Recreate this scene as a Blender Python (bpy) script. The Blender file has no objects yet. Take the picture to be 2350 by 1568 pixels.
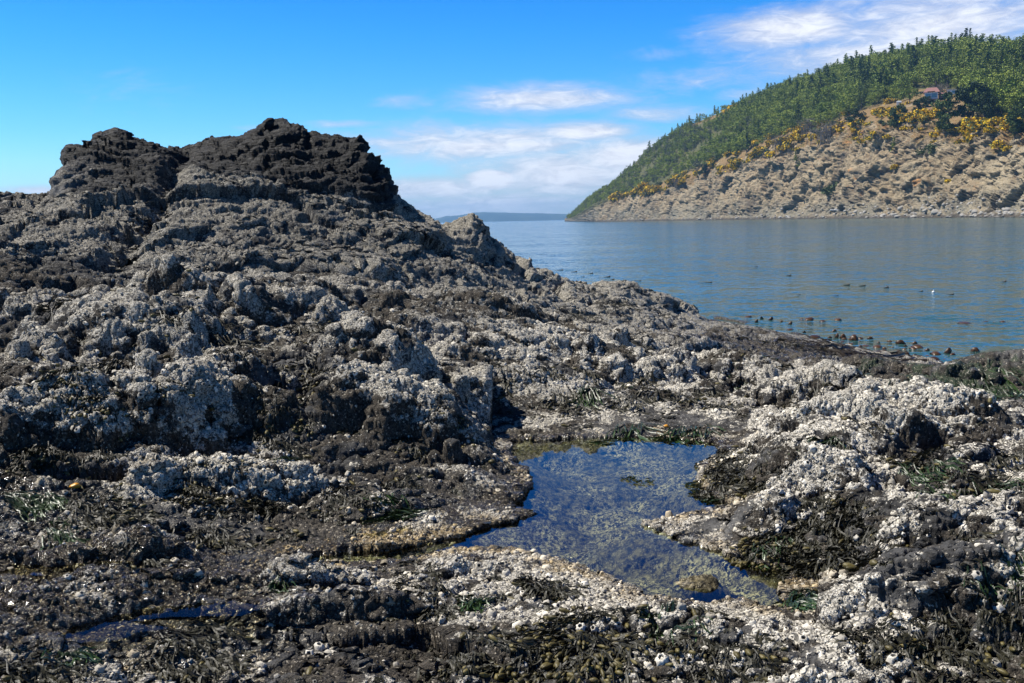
import bpy, math, random
import numpy as np
F32 = np.float32
C = bpy.context.scene.collection
rng = np.random.default_rng(7)
random.seed(7)
R = math.radians

# ------------------------------------------------------------------ camera geometry (photo measured on a 2350 x 1568 scale)
PW, PH, FP = 2350.0, 1568.0, 2410.0
CX, CY, HORIZON, SLOPE = 1175.0, 784.0, 507.0, 0.021
EYE = 2.5                       # metres above the sea
POOL_Z = 0.90
PITCH = math.atan((CY - HORIZON) * math.cos(SLOPE) / FP)
_s, _c = math.sin(SLOPE), math.cos(SLOPE)
FWD = np.array([0, math.cos(PITCH), -math.sin(PITCH)])
_u0 = np.array([0, math.sin(PITCH), math.cos(PITCH)])
_r0 = np.array([1.0, 0, 0])
RIGHT = _r0 * _c - _u0 * _s
UP = _r0 * _s + _u0 * _c
def ray(x, y):
    d = FWD + (x - CX) / FP * RIGHT - (y - CY) / FP * UP
    return d / math.hypot(d[0], d[1])          # unit horizontal length
def at_r(x, y, r):                              # the point on this line of sight r metres out
    d = ray(x, y); return np.array([d[0] * r, d[1] * r, EYE + d[2] * r])
def at_z(x, y, z):
    d = ray(x, y); r = (z - EYE) / d[2]; return np.array([d[0] * r, d[1] * r, z])

# ------------------------------------------------------------------ noise
_perm = np.random.default_rng(3).permutation(256).astype(np.int32)
_perm = np.concatenate([_perm, _perm, _perm])
_g = np.array([[1,1,0],[-1,1,0],[1,-1,0],[-1,-1,0],[1,0,1],[-1,0,1],[1,0,-1],[-1,0,-1],[0,1,1],[0,-1,1],[0,1,-1],[0,-1,-1],[1,1,0],[-1,1,0],[0,-1,1],[0,-1,-1]], F32)
_gx, _gy, _gz = _g[_perm % 16, 0].copy(), _g[_perm % 16, 1].copy(), _g[_perm % 16, 2].copy()
def perlin(x, y, z, seed=0):
    x = np.asarray(x, F32).ravel() + F32(seed * 17.31); y = np.asarray(y, F32).ravel() + F32(seed * 7.77); z = np.asarray(z, F32).ravel() + F32(seed * 3.13)
    xi = np.floor(x); yi = np.floor(y); zi = np.floor(z)
    x = x - xi; y = y - yi; z = z - zi
    xi = xi.astype(np.int32) & 255; yi = yi.astype(np.int32) & 255; zi = zi.astype(np.int32) & 255
    u = x*x*x*(x*(x*6-15)+10); v = y*y*y*(y*(y*6-15)+10); w = z*z*z*(z*(z*6-15)+10)
    a = _perm[xi]; b = _perm[xi + 1]
    aa = _perm[a + yi]; ab = _perm[a + yi + 1]; ba = _perm[b + yi]; bb = _perm[b + yi + 1]
    def gd(h, X, Y, Z): return _gx[h] * X + _gy[h] * Y + _gz[h] * Z
    x1, y1, z1 = x - 1, y - 1, z - 1
    l0 = gd(aa + zi, x, y, z); l1 = gd(ba + zi, x1, y, z); p0 = l0 + u * (l1 - l0)
    l0 = gd(ab + zi, x, y1, z); l1 = gd(bb + zi, x1, y1, z); p1 = l0 + u * (l1 - l0)
    q0 = p0 + v * (p1 - p0)
    l0 = gd(aa + zi + 1, x, y, z1); l1 = gd(ba + zi + 1, x1, y, z1); p0 = l0 + u * (l1 - l0)
    l0 = gd(ab + zi + 1, x, y1, z1); l1 = gd(bb + zi + 1, x1, y1, z1); p1 = l0 + u * (l1 - l0)
    q1 = p0 + v * (p1 - p0)
    return q0 + w * (q1 - q0)
def nz(P, scale, seed=0, sx=1, sy=1, sz=1):     # P: (n,3)
    return perlin(P[:, 0] * F32(scale * sx), P[:, 1] * F32(scale * sy), P[:, 2] * F32(scale * sz), seed)
def fbm(P, scale, octs, seed=0, gain=.5, **k):
    t = 0; a = 1.0; s = 0
    for i in range(octs): t = t + F32(a) * nz(P, scale * 2.03 ** i, seed + i, **k); s += a; a *= gain
    return t / F32(s)
def ridged(P, scale, octs, seed=0, gain=.5, **k):
    t = 0; a = 1.0; s = 0
    for i in range(octs): t = t + F32(a) * (1 - 2 * np.abs(nz(P, scale * 2.07 ** i, seed + i, **k))); s += a; a *= gain
    return t / F32(s)
def worley(P, scale, seed=0, jitter=1.0, dims=2, sx=1, sy=1, sz=1):
    """F1, F2 and a random value of the nearest cell."""
    X = P[:, 0] * F32(scale * sx) + F32(seed * 5.3); Y = P[:, 1] * F32(scale * sy) + F32(seed * 9.1); Z = P[:, 2] * F32(scale * sz)
    xi = np.floor(X).astype(np.int32); yi = np.floor(Y).astype(np.int32); zi = np.floor(Z).astype(np.int32)
    f1 = np.full(len(X), 9, F32); f2 = f1.copy(); cid = np.zeros(len(X), F32)
    for i in (-1, 0, 1):
        for j in (-1, 0, 1):
            for k in ((-1, 0, 1) if dims == 3 else (0,)):
                h = _perm[_perm[_perm[(xi + i) & 255] + ((yi + j) & 255)] + (((zi + k) & 255) if dims == 3 else seed % 200)]
                h2 = _perm[h + 71]; h3 = _perm[h + 137]
                dx = (xi + i) + (h + .5) / F32(256) - X; dy = (yi + j) + (h2 + .5) / F32(256) - Y
                d = dx * dx + dy * dy
                if dims == 3: dz = (zi + k) + (h3 + .5) / F32(256) - Z; d = d + dz * dz
                d = d.astype(F32)
                near = d < f1
                f2 = np.where(near, f1, np.minimum(f2, d)); cid = np.where(near, h3 / F32(256), cid); f1 = np.where(near, d, f1)
    return np.sqrt(f1), np.sqrt(f2), cid
def facet(P, scale, seed, tilt=1.0, crack=.0, dims=2, sx=1, sy=1, sz=1, soft=.10):
    """broken rock: every cell is a plane with its own height and tilt, cells meet in steps and cracks"""
    X = P[:, 0] * F32(scale * sx) + F32(seed * 5.3); Y = P[:, 1] * F32(scale * sy) + F32(seed * 9.1); Z = P[:, 2] * F32(scale * sz)
    xi = np.floor(X).astype(np.int32); yi = np.floor(Y).astype(np.int32); zi = np.floor(Z).astype(np.int32)
    f1 = np.full(len(X), 9, F32); f2 = f1.copy(); val = np.zeros(len(X), F32)
    for i in (-1, 0, 1):
        for j in (-1, 0, 1):
            for k in ((-1, 0, 1) if dims == 3 else (0,)):
                h = _perm[_perm[_perm[(xi + i) & 255] + ((yi + j) & 255)] + (((zi + k) & 255) if dims == 3 else seed % 200)]
                h2 = _perm[h + 71]; h3 = _perm[h + 137]
                dx = ((xi + i) + (h + .5) / F32(256) - X).astype(F32); dy = ((yi + j) + (h2 + .5) / F32(256) - Y).astype(F32); d = dx * dx + dy * dy
                v = (h3 / F32(256) - .5) + F32(tilt) * ((_perm[h + 23] / F32(128) - 1) * dx + (_perm[h + 51] / F32(128) - 1) * dy)
                if dims == 3: dz = ((zi + k) + (h3 + .5) / F32(256) - Z).astype(F32); d = d + dz * dz; v = v + F32(tilt) * (_perm[h + 91] / F32(128) - 1) * dz
                near = d < f1; f2 = np.where(near, f1, np.minimum(f2, d)); val = np.where(near, v, val).astype(F32); f1 = np.where(near, d, f1)
    e = np.sqrt(f2) - np.sqrt(f1); return val - F32(crack) * (1 - sst(0, soft, e))
def sst(a, b, x):
    t = np.clip((x - a) / (b - a), 0, 1); return t * t * (3 - 2 * t)

# ------------------------------------------------------------------ object helpers
def tag(o, label=None, cat=None, group=None, kind=None):
    if label: o['label'] = label
    if cat: o['category'] = cat
    if group: o['group'] = group
    if kind: o['kind'] = kind
    return o
def link(name, data, parent=None, mat=None):
    o = bpy.data.objects.new(name, data); C.objects.link(o)
    if parent: o.parent = parent
    if mat and data is not None and not data.materials: data.materials.append(mat)
    return o
def np_mesh(name, verts, quads=None, tris=None, smooth=True, attrs=None, mat=None, faces_mat=None):
    me = bpy.data.meshes.new(name)
    verts = np.ascontiguousarray(verts, F32); n = len(verts)
    loops = []; sizes = []
    if quads is not None and len(quads): loops.append(np.asarray(quads, np.int32).ravel()); sizes.append(np.full(len(quads), 4, np.int32))
    if tris is not None and len(tris): loops.append(np.asarray(tris, np.int32).ravel()); sizes.append(np.full(len(tris), 3, np.int32))
    loops = np.concatenate(loops); sizes = np.concatenate(sizes)
    me.vertices.add(n); me.vertices.foreach_set('co', verts.ravel())
    me.loops.add(len(loops)); me.loops.foreach_set('vertex_index', loops)
    me.polygons.add(len(sizes))
    me.polygons.foreach_set('loop_start', np.concatenate([[0], np.cumsum(sizes)[:-1]]).astype(np.int32))
    if smooth: me.polygons.foreach_set('use_smooth', np.ones(len(sizes), bool))
    if mat is not None:
        for m in (mat if isinstance(mat, (list, tuple)) else [mat]): me.materials.append(m)
    if faces_mat is not None: me.polygons.foreach_set('material_index', np.asarray(faces_mat, np.int32))
    me.update(calc_edges=True)
    for k, a in (attrs or {}).items():
        a = np.asarray(a, F32)
        if a.ndim == 1: t = me.attributes.new(k, 'FLOAT', 'POINT'); t.data.foreach_set('value', a)
        else: t = me.attributes.new(k, 'FLOAT_COLOR', 'POINT'); t.data.foreach_set('color', np.ascontiguousarray(a).ravel())
    return me

# ------------------------------------------------------------------ node helper
class NT:
    def __init__(s, tree): s.t = tree; s.n = tree.nodes; s.l = tree.links
    def add(s, typ, ins=None, **props):
        n = s.n.new(typ)
        for k, v in props.items(): setattr(n, k, v)
        for k, v in (ins or {}).items():
            i = n.inputs[k]
            if hasattr(v, 'is_output') or hasattr(v, 'links') and not isinstance(v, (int, float)): s.l.new(v, i)
            else: i.default_value = v
        return n
    def m(s, op, a, b=None, c=None, clamp=False):
        n = s.n.new('ShaderNodeMath'); n.operation = op; n.use_clamp = clamp
        for i, v in enumerate((a, b, c)):
            if v is None: continue
            if isinstance(v, (int, float)): n.inputs[i].default_value = v
            else: s.l.new(v, n.inputs[i])
        return n.outputs[0]
    def ss(s, x, a, b):
        n = s.n.new('ShaderNodeMapRange'); n.interpolation_type = 'SMOOTHSTEP'
        s.l.new(x, n.inputs[0]); n.inputs[1].default_value = a; n.inputs[2].default_value = b
        return n.outputs[0]
    def mix(s, f, a, b, blend='MIX'):
        n = s.n.new('ShaderNodeMix'); n.data_type = 'RGBA'; n.blend_type = blend
        for i, v in ((0, f), (6, a), (7, b)):
            if isinstance(v, (int, float)): n.inputs[i].default_value = v
            elif isinstance(v, (tuple, list)): n.inputs[i].default_value = (*v, 1)[:4]
            else: s.l.new(v, n.inputs[i])
        return n.outputs[2]
    def noise(s, vec, scale, detail=3, rough=.55, dist=0):
        n = s.n.new('ShaderNodeTexNoise'); s.l.new(vec, n.inputs['Vector'])
        n.inputs['Scale'].default_value = scale; n.inputs['Detail'].default_value = detail; n.inputs['Roughness'].default_value = rough; n.inputs['Distortion'].default_value = dist
        return n
    def vor(s, vec, scale, feature='F1', rnd=1.0):
        n = s.n.new('ShaderNodeTexVoronoi'); n.feature = feature; s.l.new(vec, n.inputs['Vector'])
        n.inputs['Scale'].default_value = scale; n.inputs['Randomness'].default_value = rnd
        return n
    def vec(s, x, sc):
        n = s.n.new('ShaderNodeMapping'); s.l.new(x, n.inputs[0]); n.inputs['Scale'].default_value = sc; return n.outputs[0]
def material(name):
    m = bpy.data.materials.new(name); m.use_nodes = True
    t = NT(m.node_tree); p = m.node_tree.nodes['Principled BSDF']
    return m, t, p
def setin(t, node, **kw):
    for k, v in kw.items():
        i = node.inputs[k.replace('_', ' ')]
        if isinstance(v, (int, float)): i.default_value = v
        elif isinstance(v, (tuple, list)): i.default_value = (*v, 1)[:4] if len(v) == 3 and i.type == 'RGBA' else v
        else: t.l.new(v, i)
SKY_TINT = [(0, (.60, .79, 1.2)), (2, (.50, .73, 1.02)), (5, (.37, .68, .96)), (10, (.25, .64, .93)), (18, (.145, .50, .93)), (30, (.05, .18, .28)), (90, (.055, .08, .11))]
CLOUDS = [  # photo x, y, half width, half height, strength
    (1820, 65, 210, 50, 1.05), (2150, 60, 320, 105, .95), (1980, 135, 280, 60, .95), (1250, 228, 230, 36, 1.0), (1120, 330, 400, 50, 1.02), (1340, 305, 150, 30, 1.1), (1300, 400, 280, 80, 1.1), (1130, 412, 75, 28, 1.5), (1290, 410, 90, 26, 1.35),
    (1000, 435, 240, 34, 1.1), (1440, 365, 190, 60, 1.2), (1150, 470, 380, 46, 1.0), (1080, 466, 24, 9, 1.3), (90, 438, 100, 12, .85), (40, 460, 140, 16, .95), (600, 295, 80, 11, .42), (1500, 125, 90, 22, .42), (1500, 262, 140, 24, .6), (940, 235, 110, 18, .5), (800, 285, 100, 11, .65), (1650, 180, 260, 40, .5), (1720, 215, 100, 22, .65), (300, 210, 180, 60, .3)]
HAZE = 1.2e-4
WOOD = [(1318, 501), (1345, 486), (1400, 460), (1480, 434), (1550, 408), (1620, 376), (1700, 346), (1760, 322), (1830, 297), (1900, 280), (1960, 258), (2000, 243), (2050, 232), (2085, 226), (2200, 222), (2240, 262), (2300, 268), (2360, 272), (2720, 300)]
wx, wy = [q[0] for q in WOOD], [q[1] for q in WOOD]
# ------------------------------------------------------------------ camera, sun, sky
sc = bpy.context.scene
cam = bpy.data.cameras.new('camera'); co = bpy.data.objects.new('camera', cam); C.objects.link(co)
cam.sensor_width = 36; cam.lens = 36 * FP / PW; cam.clip_start = .05; cam.clip_end = 60000
from mathutils import Matrix
co.matrix_world = Matrix(((RIGHT[0], UP[0], -FWD[0], 0), (RIGHT[1], UP[1], -FWD[1], 0), (RIGHT[2], UP[2], -FWD[2], EYE), (0, 0, 0, 1)))
sc.camera = co
sc.view_settings.view_transform = 'Standard'; sc.view_settings.look = 'None'; sc.view_settings.exposure = .65; sc.view_settings.gamma = 1
SUN_AZ, SUN_EL = -74.0, 54.0                      # degrees from the view direction (to the left), above the horizon
az, el = R(SUN_AZ), R(SUN_EL)
SUN = np.array([math.sin(az) * math.cos(el), math.cos(az) * math.cos(el), math.sin(el)])
sl = bpy.data.lights.new('sun', 'SUN'); sl.energy = 5.0; sl.angle = R(.5); sl.color = (1, .945, .855)
so = bpy.data.objects.new('sun', sl); C.objects.link(so)
from mathutils import Vector
so.rotation_euler = Vector(-SUN).to_track_quat('-Z', 'Y').to_euler(); so.location = (-20, 10, 30)
w = bpy.data.worlds.new('World'); sc.world = w; w.use_nodes = True
t = NT(w.node_tree); bg = w.node_tree.nodes['Background']
sky = t.add('ShaderNodeTexSky', sky_type='NISHITA', sun_disc=False, sun_elevation=el, sun_rotation=az, air_density=1.0, dust_density=.25, ozone_density=3.0, altitude=50)
SKY_STRENGTH = .056
hs = t.add('ShaderNodeHueSaturation', {'Saturation': 1.5, 'Value': 1.0, 'Color': sky.outputs[0]})
# clouds by direction: azimuth and elevation in degrees
tc = t.add('ShaderNodeTexCoord'); sx = t.add('ShaderNodeSeparateXYZ', {0: tc.outputs['Generated']})
azn = t.m('MULTIPLY', t.m('ARCTAN2', sx.outputs[0], sx.outputs[1]), 57.2958)
eln = t.m('MULTIPLY', t.m('ARCSINE', sx.outputs[2]), 57.2958)
uv = t.add('ShaderNodeCombineXYZ', {0: azn, 1: t.m('MULTIPLY', eln, 3.6)}).outputs[0]
n1 = t.noise(uv, .16, 8, .64, 1.1).outputs[0]
n2 = t.noise(uv, .55, 7, .66, .9).outputs[0]
def pdeg(x, y):
    d = ray(x, y); return math.degrees(math.atan2(d[0], d[1])), math.degrees(math.atan(d[2]))
cover = None
for (x, y, hx, hy, k) in CLOUDS:
    a0, e0 = pdeg(x, y); da, de = hx / FP * 57.3, hy / FP * 57.3
    q = t.m('ADD', t.m('POWER', t.m('MULTIPLY', t.m('SUBTRACT', azn, a0), 1 / da), 2), t.m('POWER', t.m('MULTIPLY', t.m('SUBTRACT', eln, e0), 1 / de), 2))
    g = t.m('MULTIPLY', t.m('POWER', 2.718, t.m('MULTIPLY', q, -1)), k)
    cover = g if cover is None else t.m('MAXIMUM', cover, g)
dens = t.m('ADD', cover, t.m('MULTIPLY', t.m('SUBTRACT', t.m('ADD', t.m('MULTIPLY', n1, .6), t.m('MULTIPLY', n2, .4)), .5), 1.5))
mask = t.m('MULTIPLY', t.ss(dens, .10, 1.15), t.ss(cover, .02, .3))
lum = t.m('ADD', .44, t.m('MULTIPLY', t.ss(t.m('ADD', dens, t.m('MULTIPLY', t.m('SUBTRACT', n2, .5), 1.2)), .45, 1.35), .24))
ccol = t.add('ShaderNodeCombineXYZ', {0: t.m('MULTIPLY', lum, .96), 1: t.m('MULTIPLY', lum, 1.0), 2: t.m('ADD', .125, t.m('MULTIPLY', lum, .90))}).outputs[0]
scaled = t.mix(1.0, hs.outputs[0], (SKY_STRENGTH,) * 3, 'MULTIPLY')
rmp = t.add('ShaderNodeValToRGB', {0: t.m('DIVIDE', eln, 90, clamp=True)})
E = rmp.color_ramp; E.elements[0].position = 0; E.elements[0].color = (*SKY_TINT[0][1], 1); E.elements[1].position = 1; E.elements[1].color = (*SKY_TINT[-1][1], 1)
for d_, c_ in SKY_TINT[1:-1]: x_ = E.elements.new(d_ / 90); x_.color = (*c_, 1)
tint = t.mix(1.0, t.mix(1.0, scaled, rmp.outputs[0], 'MULTIPLY'), (2.2, 2.2, 2.2), 'MULTIPLY')
# pale band of thin high cloud towards the horizon
t.l.new(t.mix(mask, tint, ccol), bg.inputs[0]); bg.inputs[1].default_value = 1.0
# ------------------------------------------------------------------ the rocky shore: one polar sheet of real heights, split into rocks
QUAL = 1.0
daz = 1.0 / 1050 / QUAL
core = np.arange(R(-29.5), R(29.5), daz)
left = R(-29.5) - np.cumsum(np.full(60, R(.28))); right = R(29.5) + np.cumsum(np.full(35, R(.28)))
AZ = np.concatenate([left[::-1], core, right]).astype(F32)
nr = int(math.log(27.0 / 1.9) / (.0015 / QUAL))
RR = (1.9 * np.exp(np.linspace(0, math.log(27.0 / 1.9), nr))).astype(F32)
NA, NR = len(AZ), len(RR)
SA, CA = np.sin(AZ), np.cos(AZ)
GX = RR[:, None] * SA[None]; GY = RR[:, None] * CA[None]          # (NR, NA)
def az_of(x, y):
    d = ray(x, y); return math.atan2(d[0], d[1])
# ground control points (photo x, y, distance)
CP = []
def row(y, *xr):
    for x, r in xr: CP.append(at_r(x, y, r))
row(1480, (-500, 3.95), (0, 3.95), (600, 3.93), (1200, 3.83), (1700, 3.78), (2100, 3.8), (2350, 3.92), (2900, 3.9))
row(1330, (-500, 4.65), (0, 4.65), (500, 4.6), (1000, 4.5), (1250, 4.45), (1900, 4.3), (2150, 4.25), (2350, 4.1), (2900, 4.2))
row(1200, (-500, 5.3), (0, 5.3), (400, 5.35), (800, 5.4), (1200, 5.6), (1600, 5.5), (2000, 5.0), (2350, 4.8), (2900, 4.8))
row(1100, (-600, 5.7), (0, 5.8), (300, 5.85), (600, 5.9), (1000, 6.0), (1300, 6.3), (1750, 5.85), (2000, 5.6), (2300, 5.5), (2900, 5.5))
row(1000, (-600, 6.2), (0, 6.3), (300, 6.3), (700, 6.3), (1000, 6.6), (1150, 7.25), (1400, 7.65), (1700, 7.4), (1850, 6.6), (2150, 6.7), (2400, 7.0), (2900, 7))
row(900, (-600, 7), (0, 7), (300, 7), (600, 7), (880, 7.2), (1150, 8), (1400, 8.5), (1700, 9.2), (1950, 9.1), (2150, 9.6), (2350, 10.2), (2900, 10.2))
row(830, (-600, 7.8), (0, 7.8), (300, 7.8), (600, 7.8), (900, 8), (1200, 9), (1450, 10.2), (1700, 12), (1900, 14), (2050, 16.3), (2350, 13), (2600, 13))
row(760, (-600, 8.8), (0, 8.8), (300, 8.8), (600, 8.8), (900, 9), (1150, 9.6), (1400, 12.5), (1580, 15.5), (1750, 19.3))
row(690, (-600, 9.8), (0, 9.8), (300, 10), (600, 10), (900, 10.5))
row(600, (-600, 12.5), (0, 12.5)); row(650, (600, 12.5)); row(700, (1000, 13)); row(730, (1300, 16))
for x, y in ((1640, 728), (1700, 741), (1800, 764), (1900, 785), (2000, 810), (2080, 828), (2150, 836)):
    p = at_z(x, y, 0.0); CP.append(p)
    for f, zz in ((1.15, -.45), (1.4, -.9)): CP.append(np.array([p[0] * f, p[1] * f, zz]))
for x, y, r in ((2230, 818, 12.5), (2330, 806, 12.6), (2500, 810, 13)):
    p = at_r(x, y, r); CP.append(p)
    for f, zz in ((1.16, .0), (1.35, -.6)): CP.append(np.array([p[0] * f, p[1] * f, zz]))
for a in (-50, -30, -10, 10, 30, 50):
    CP.append(np.array([2.6 * math.sin(R(a)), 2.6 * math.cos(R(a)), .92])); CP.append(np.array([1.6 * math.sin(R(a)), 1.6 * math.cos(R(a)), .9]))
for a, zz in ((-50, -.5), (-30, -.5), (-10, -.6), (10, -.9), (20, -1), (32, -1), (50, -1)): CP.append(np.array([27 * math.sin(R(a)), 27 * math.cos(R(a)), zz]))
CP = np.array(CP)
def rbf(cp, lam=.02):
    n = len(cp); d = np.linalg.norm(cp[:, None, :2] - cp[None, :, :2], axis=2)
    K = np.where(d > 0, d * d * np.log(d + 1e-9), 0) + lam * np.eye(n) * 1.0
    A = np.zeros((n + 3, n + 3)); A[:n, :n] = K; A[:n, n] = 1; A[:n, n + 1:] = cp[:, :2]; A[n, :n] = 1; A[n + 1:, :n] = cp[:, :2].T
    b = np.concatenate([cp[:, 2], [0, 0, 0]]); w_ = np.linalg.solve(A, b)
    def f(X, Y):
        out = w_[n] + w_[n + 1] * X + w_[n + 2] * Y
        for i in range(n):
            q = (X - cp[i, 0]) ** 2 + (Y - cp[i, 1]) ** 2; out = out + .5 * w_[i] * q * np.log(q + 1e-12)
        return out
    return f
fg = rbf(CP)
si, sj = np.arange(0, NR, 8), np.arange(0, NA, 8)
if si[-1] != NR - 1: si = np.append(si, NR - 1)
if sj[-1] != NA - 1: sj = np.append(sj, NA - 1)
zc = fg(GX[np.ix_(si, sj)].astype(float), GY[np.ix_(si, sj)].astype(float))
tmp = np.stack([np.interp(np.arange(NR), si, zc[:, j]) for j in range(len(sj))], 1)
Zg = np.stack([np.interp(np.arange(NA), sj, tmp[i]) for i in range(NR)], 0).astype(F32)

# the outcrop, as profiles along each azimuth
def curve(pts, sm=6):
    P = np.array([at_r(*p) for p in pts]); a = np.arctan2(P[:, 0], P[:, 1]); o = np.argsort(a)
    r = np.interp(AZ, a[o], np.hypot(P[:, 0], P[:, 1])[o]); z = np.interp(AZ, a[o], P[o, 2])
    k = np.exp(-np.linspace(-2, 2, 2 * sm + 1) ** 2); k /= k.sum()
    pad = lambda q: np.convolve(np.pad(q, sm, 'edge'), k, 'valid')
    return pad(r), pad(z)
base = curve([(-600, 600, 11.5), (0, 575, 11.5), (100, 608, 11.4), (240, 655, 11.0), (330, 645, 11.2), (420, 625, 11.5), (580, 655, 11.4), (700, 665, 11.5), (800, 680, 11.5), (900, 705, 11.5), (1000, 730, 11.8), (1150, 765, 12), (1300, 785, 12.5), (1450, 785, 13.5), (1600, 785, 15), (1700, 790, 17), (2300, 800, 17)], 10)
m1 = curve([(-600, 530, 13), (0, 505, 13.2), (150, 515, 12.8), (250, 560, 12.3), (310, 560, 12.2), (400, 520, 12.8), (500, 530, 12.8), (650, 560, 12.6), (750, 590, 12.5), (850, 600, 12.5), (950, 615, 13.0), (1050, 635, 13.3), (1150, 675, 13.8), (1300, 712, 14.5), (1450, 728, 15), (1585, 750, 16.3), (1640, 775, 17.5), (2300, 800, 18)])
m2 = curve([(-600, 480, 14.3), (0, 478, 14.3), (100, 472, 14.4), (150, 437, 14.3), (250, 442, 14.2), (350, 432, 14.3), (450, 412, 14.5), (560, 425, 14.6), (660, 445, 14.5), (760, 480, 14.4), (840, 510, 14.3), (890, 505, 14.6), (950, 525, 14.8), (1030, 548, 14.9), (1090, 568, 15), (1150, 610, 15.3), (1220, 650, 15.8), (1330, 690, 16.2), (1450, 700, 16.5), (1585, 738, 17.3), (1640, 770, 18), (2300, 800, 19)])
m3 = curve([(-600, 455, 14.9), (0, 466, 14.9), (75, 472, 15), (120, 455, 14.8), (150, 398, 14.7), (250, 385, 14.8), (350, 372, 15), (425, 378, 15.2), (500, 365, 15.2), (560, 362, 15.1), (650, 350, 15), (760, 372, 15), (835, 392, 14.9), (880, 440, 15), (905, 468, 15.1), (950, 500, 15.4), (1030, 520, 15.5), (1085, 515, 15.6), (1110, 545, 15.7), (1150, 590, 15.8), (1220, 630, 16.2), (1330, 672, 16.7), (1450, 686, 17), (1585, 730, 17.9), (1640, 768, 18.5), (2300, 800, 19.5)], 3)
crest = curve([(-600, 430, 15.2), (-150, 445, 15.2), (0, 461, 15.2), (30, 467, 15.2), (75, 470, 15.3), (110, 456, 15.2), (141, 440, 15.1), (147, 390, 15.2), (163, 357, 15.3), (200, 346, 15.5), (262, 326, 15.7), (300, 335, 15.7), (340, 334, 15.9), (425, 352, 16.1), (440, 345, 16.1), (500, 328, 16.1), (560, 318, 16.1), (605, 297, 16.1), (640, 288, 16.1), (685, 295, 16.1), (712, 309, 16.1), (760, 318, 16), (812, 326, 15.9), (836, 342, 15.7), (857, 370, 15.6), (876, 405, 15.6), (891, 436, 15.6), (900, 456, 15.7), (925, 472, 15.8), (950, 491, 15.9), (985, 501, 16), (1012, 511, 16), (1035, 511, 16), (1060, 503, 16), (1085, 498, 16), (1101, 506, 16.1), (1110, 541, 16.2), (1140, 566, 16.2), (1180, 582, 16.4), (1220, 622, 16.8), (1250, 625, 17), (1300, 640, 17.2), (1330, 660, 17.4), (1400, 666, 17.6), (1460, 681, 17.8), (1520, 692, 18), (1560, 710, 18.3), (1585, 726, 18.6), (1640, 765, 19), (2300, 800, 20)], 2)
b1 = (crest[0] + 1.0, crest[1] - .25); b2 = (crest[0] + 3.2, np.minimum(crest[1] - 1.6, 1.2)); b3 = (crest[0] + 6, np.full(NA, -.7))
b0 = (base[0] - 1.3, base[1] - .75); bb = (base[0] - 4, base[1] - 3.2)
KR = np.stack([bb[0], b0[0], base[0], m1[0], m2[0], m3[0], crest[0], b1[0], b2[0], b3[0], b3[0] + 8]); KZ = np.stack([bb[1], b0[1], base[1], m1[1], m2[1], m3[1], crest[1], b1[1], b2[1], b3[1], b3[1] - .5])
for k in range(1, len(KR)): KR[k] = np.maximum(KR[k], KR[k - 1] + .12)
sec = np.diff(KZ, axis=0) / np.diff(KR, axis=0)
tg = np.zeros_like(KZ); tg[0] = sec[0]; tg[-1] = sec[-1]
for k in range(1, len(KR) - 1):
    a, b = sec[k - 1], sec[k]; tg[k] = np.where(a * b > 0, 2 * a * b / (a + b + 1e-9 * np.sign(a + b)), 0)
Zo = np.full((NR, NA), -9, F32)
rr = RR[:, None]
for k in range(len(KR) - 1):
    r0, r1 = KR[k][None], KR[k + 1][None]; h = r1 - r0; tt = (rr - r0) / h
    val = (2*tt**3-3*tt**2+1) * KZ[k] + (tt**3-2*tt**2+tt) * h * tg[k] + (-2*tt**3+3*tt**2) * KZ[k + 1] + (tt**3-tt**2) * h * tg[k + 1]
    Zo = np.where((rr >= r0) & (rr < r1), val, Zo)
Zo = Zo.astype(F32)
k_ = .10
hh = np.clip(.5 + .5 * (Zo - Zg) / k_, 0, 1)
Z = Zg + (Zo - Zg) * hh + k_ * hh * (1 - hh)
outc = (Zo > Zg)
rock_id = np.zeros((NR, NA), np.int16)
az_split = az_of(428, 352)
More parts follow.
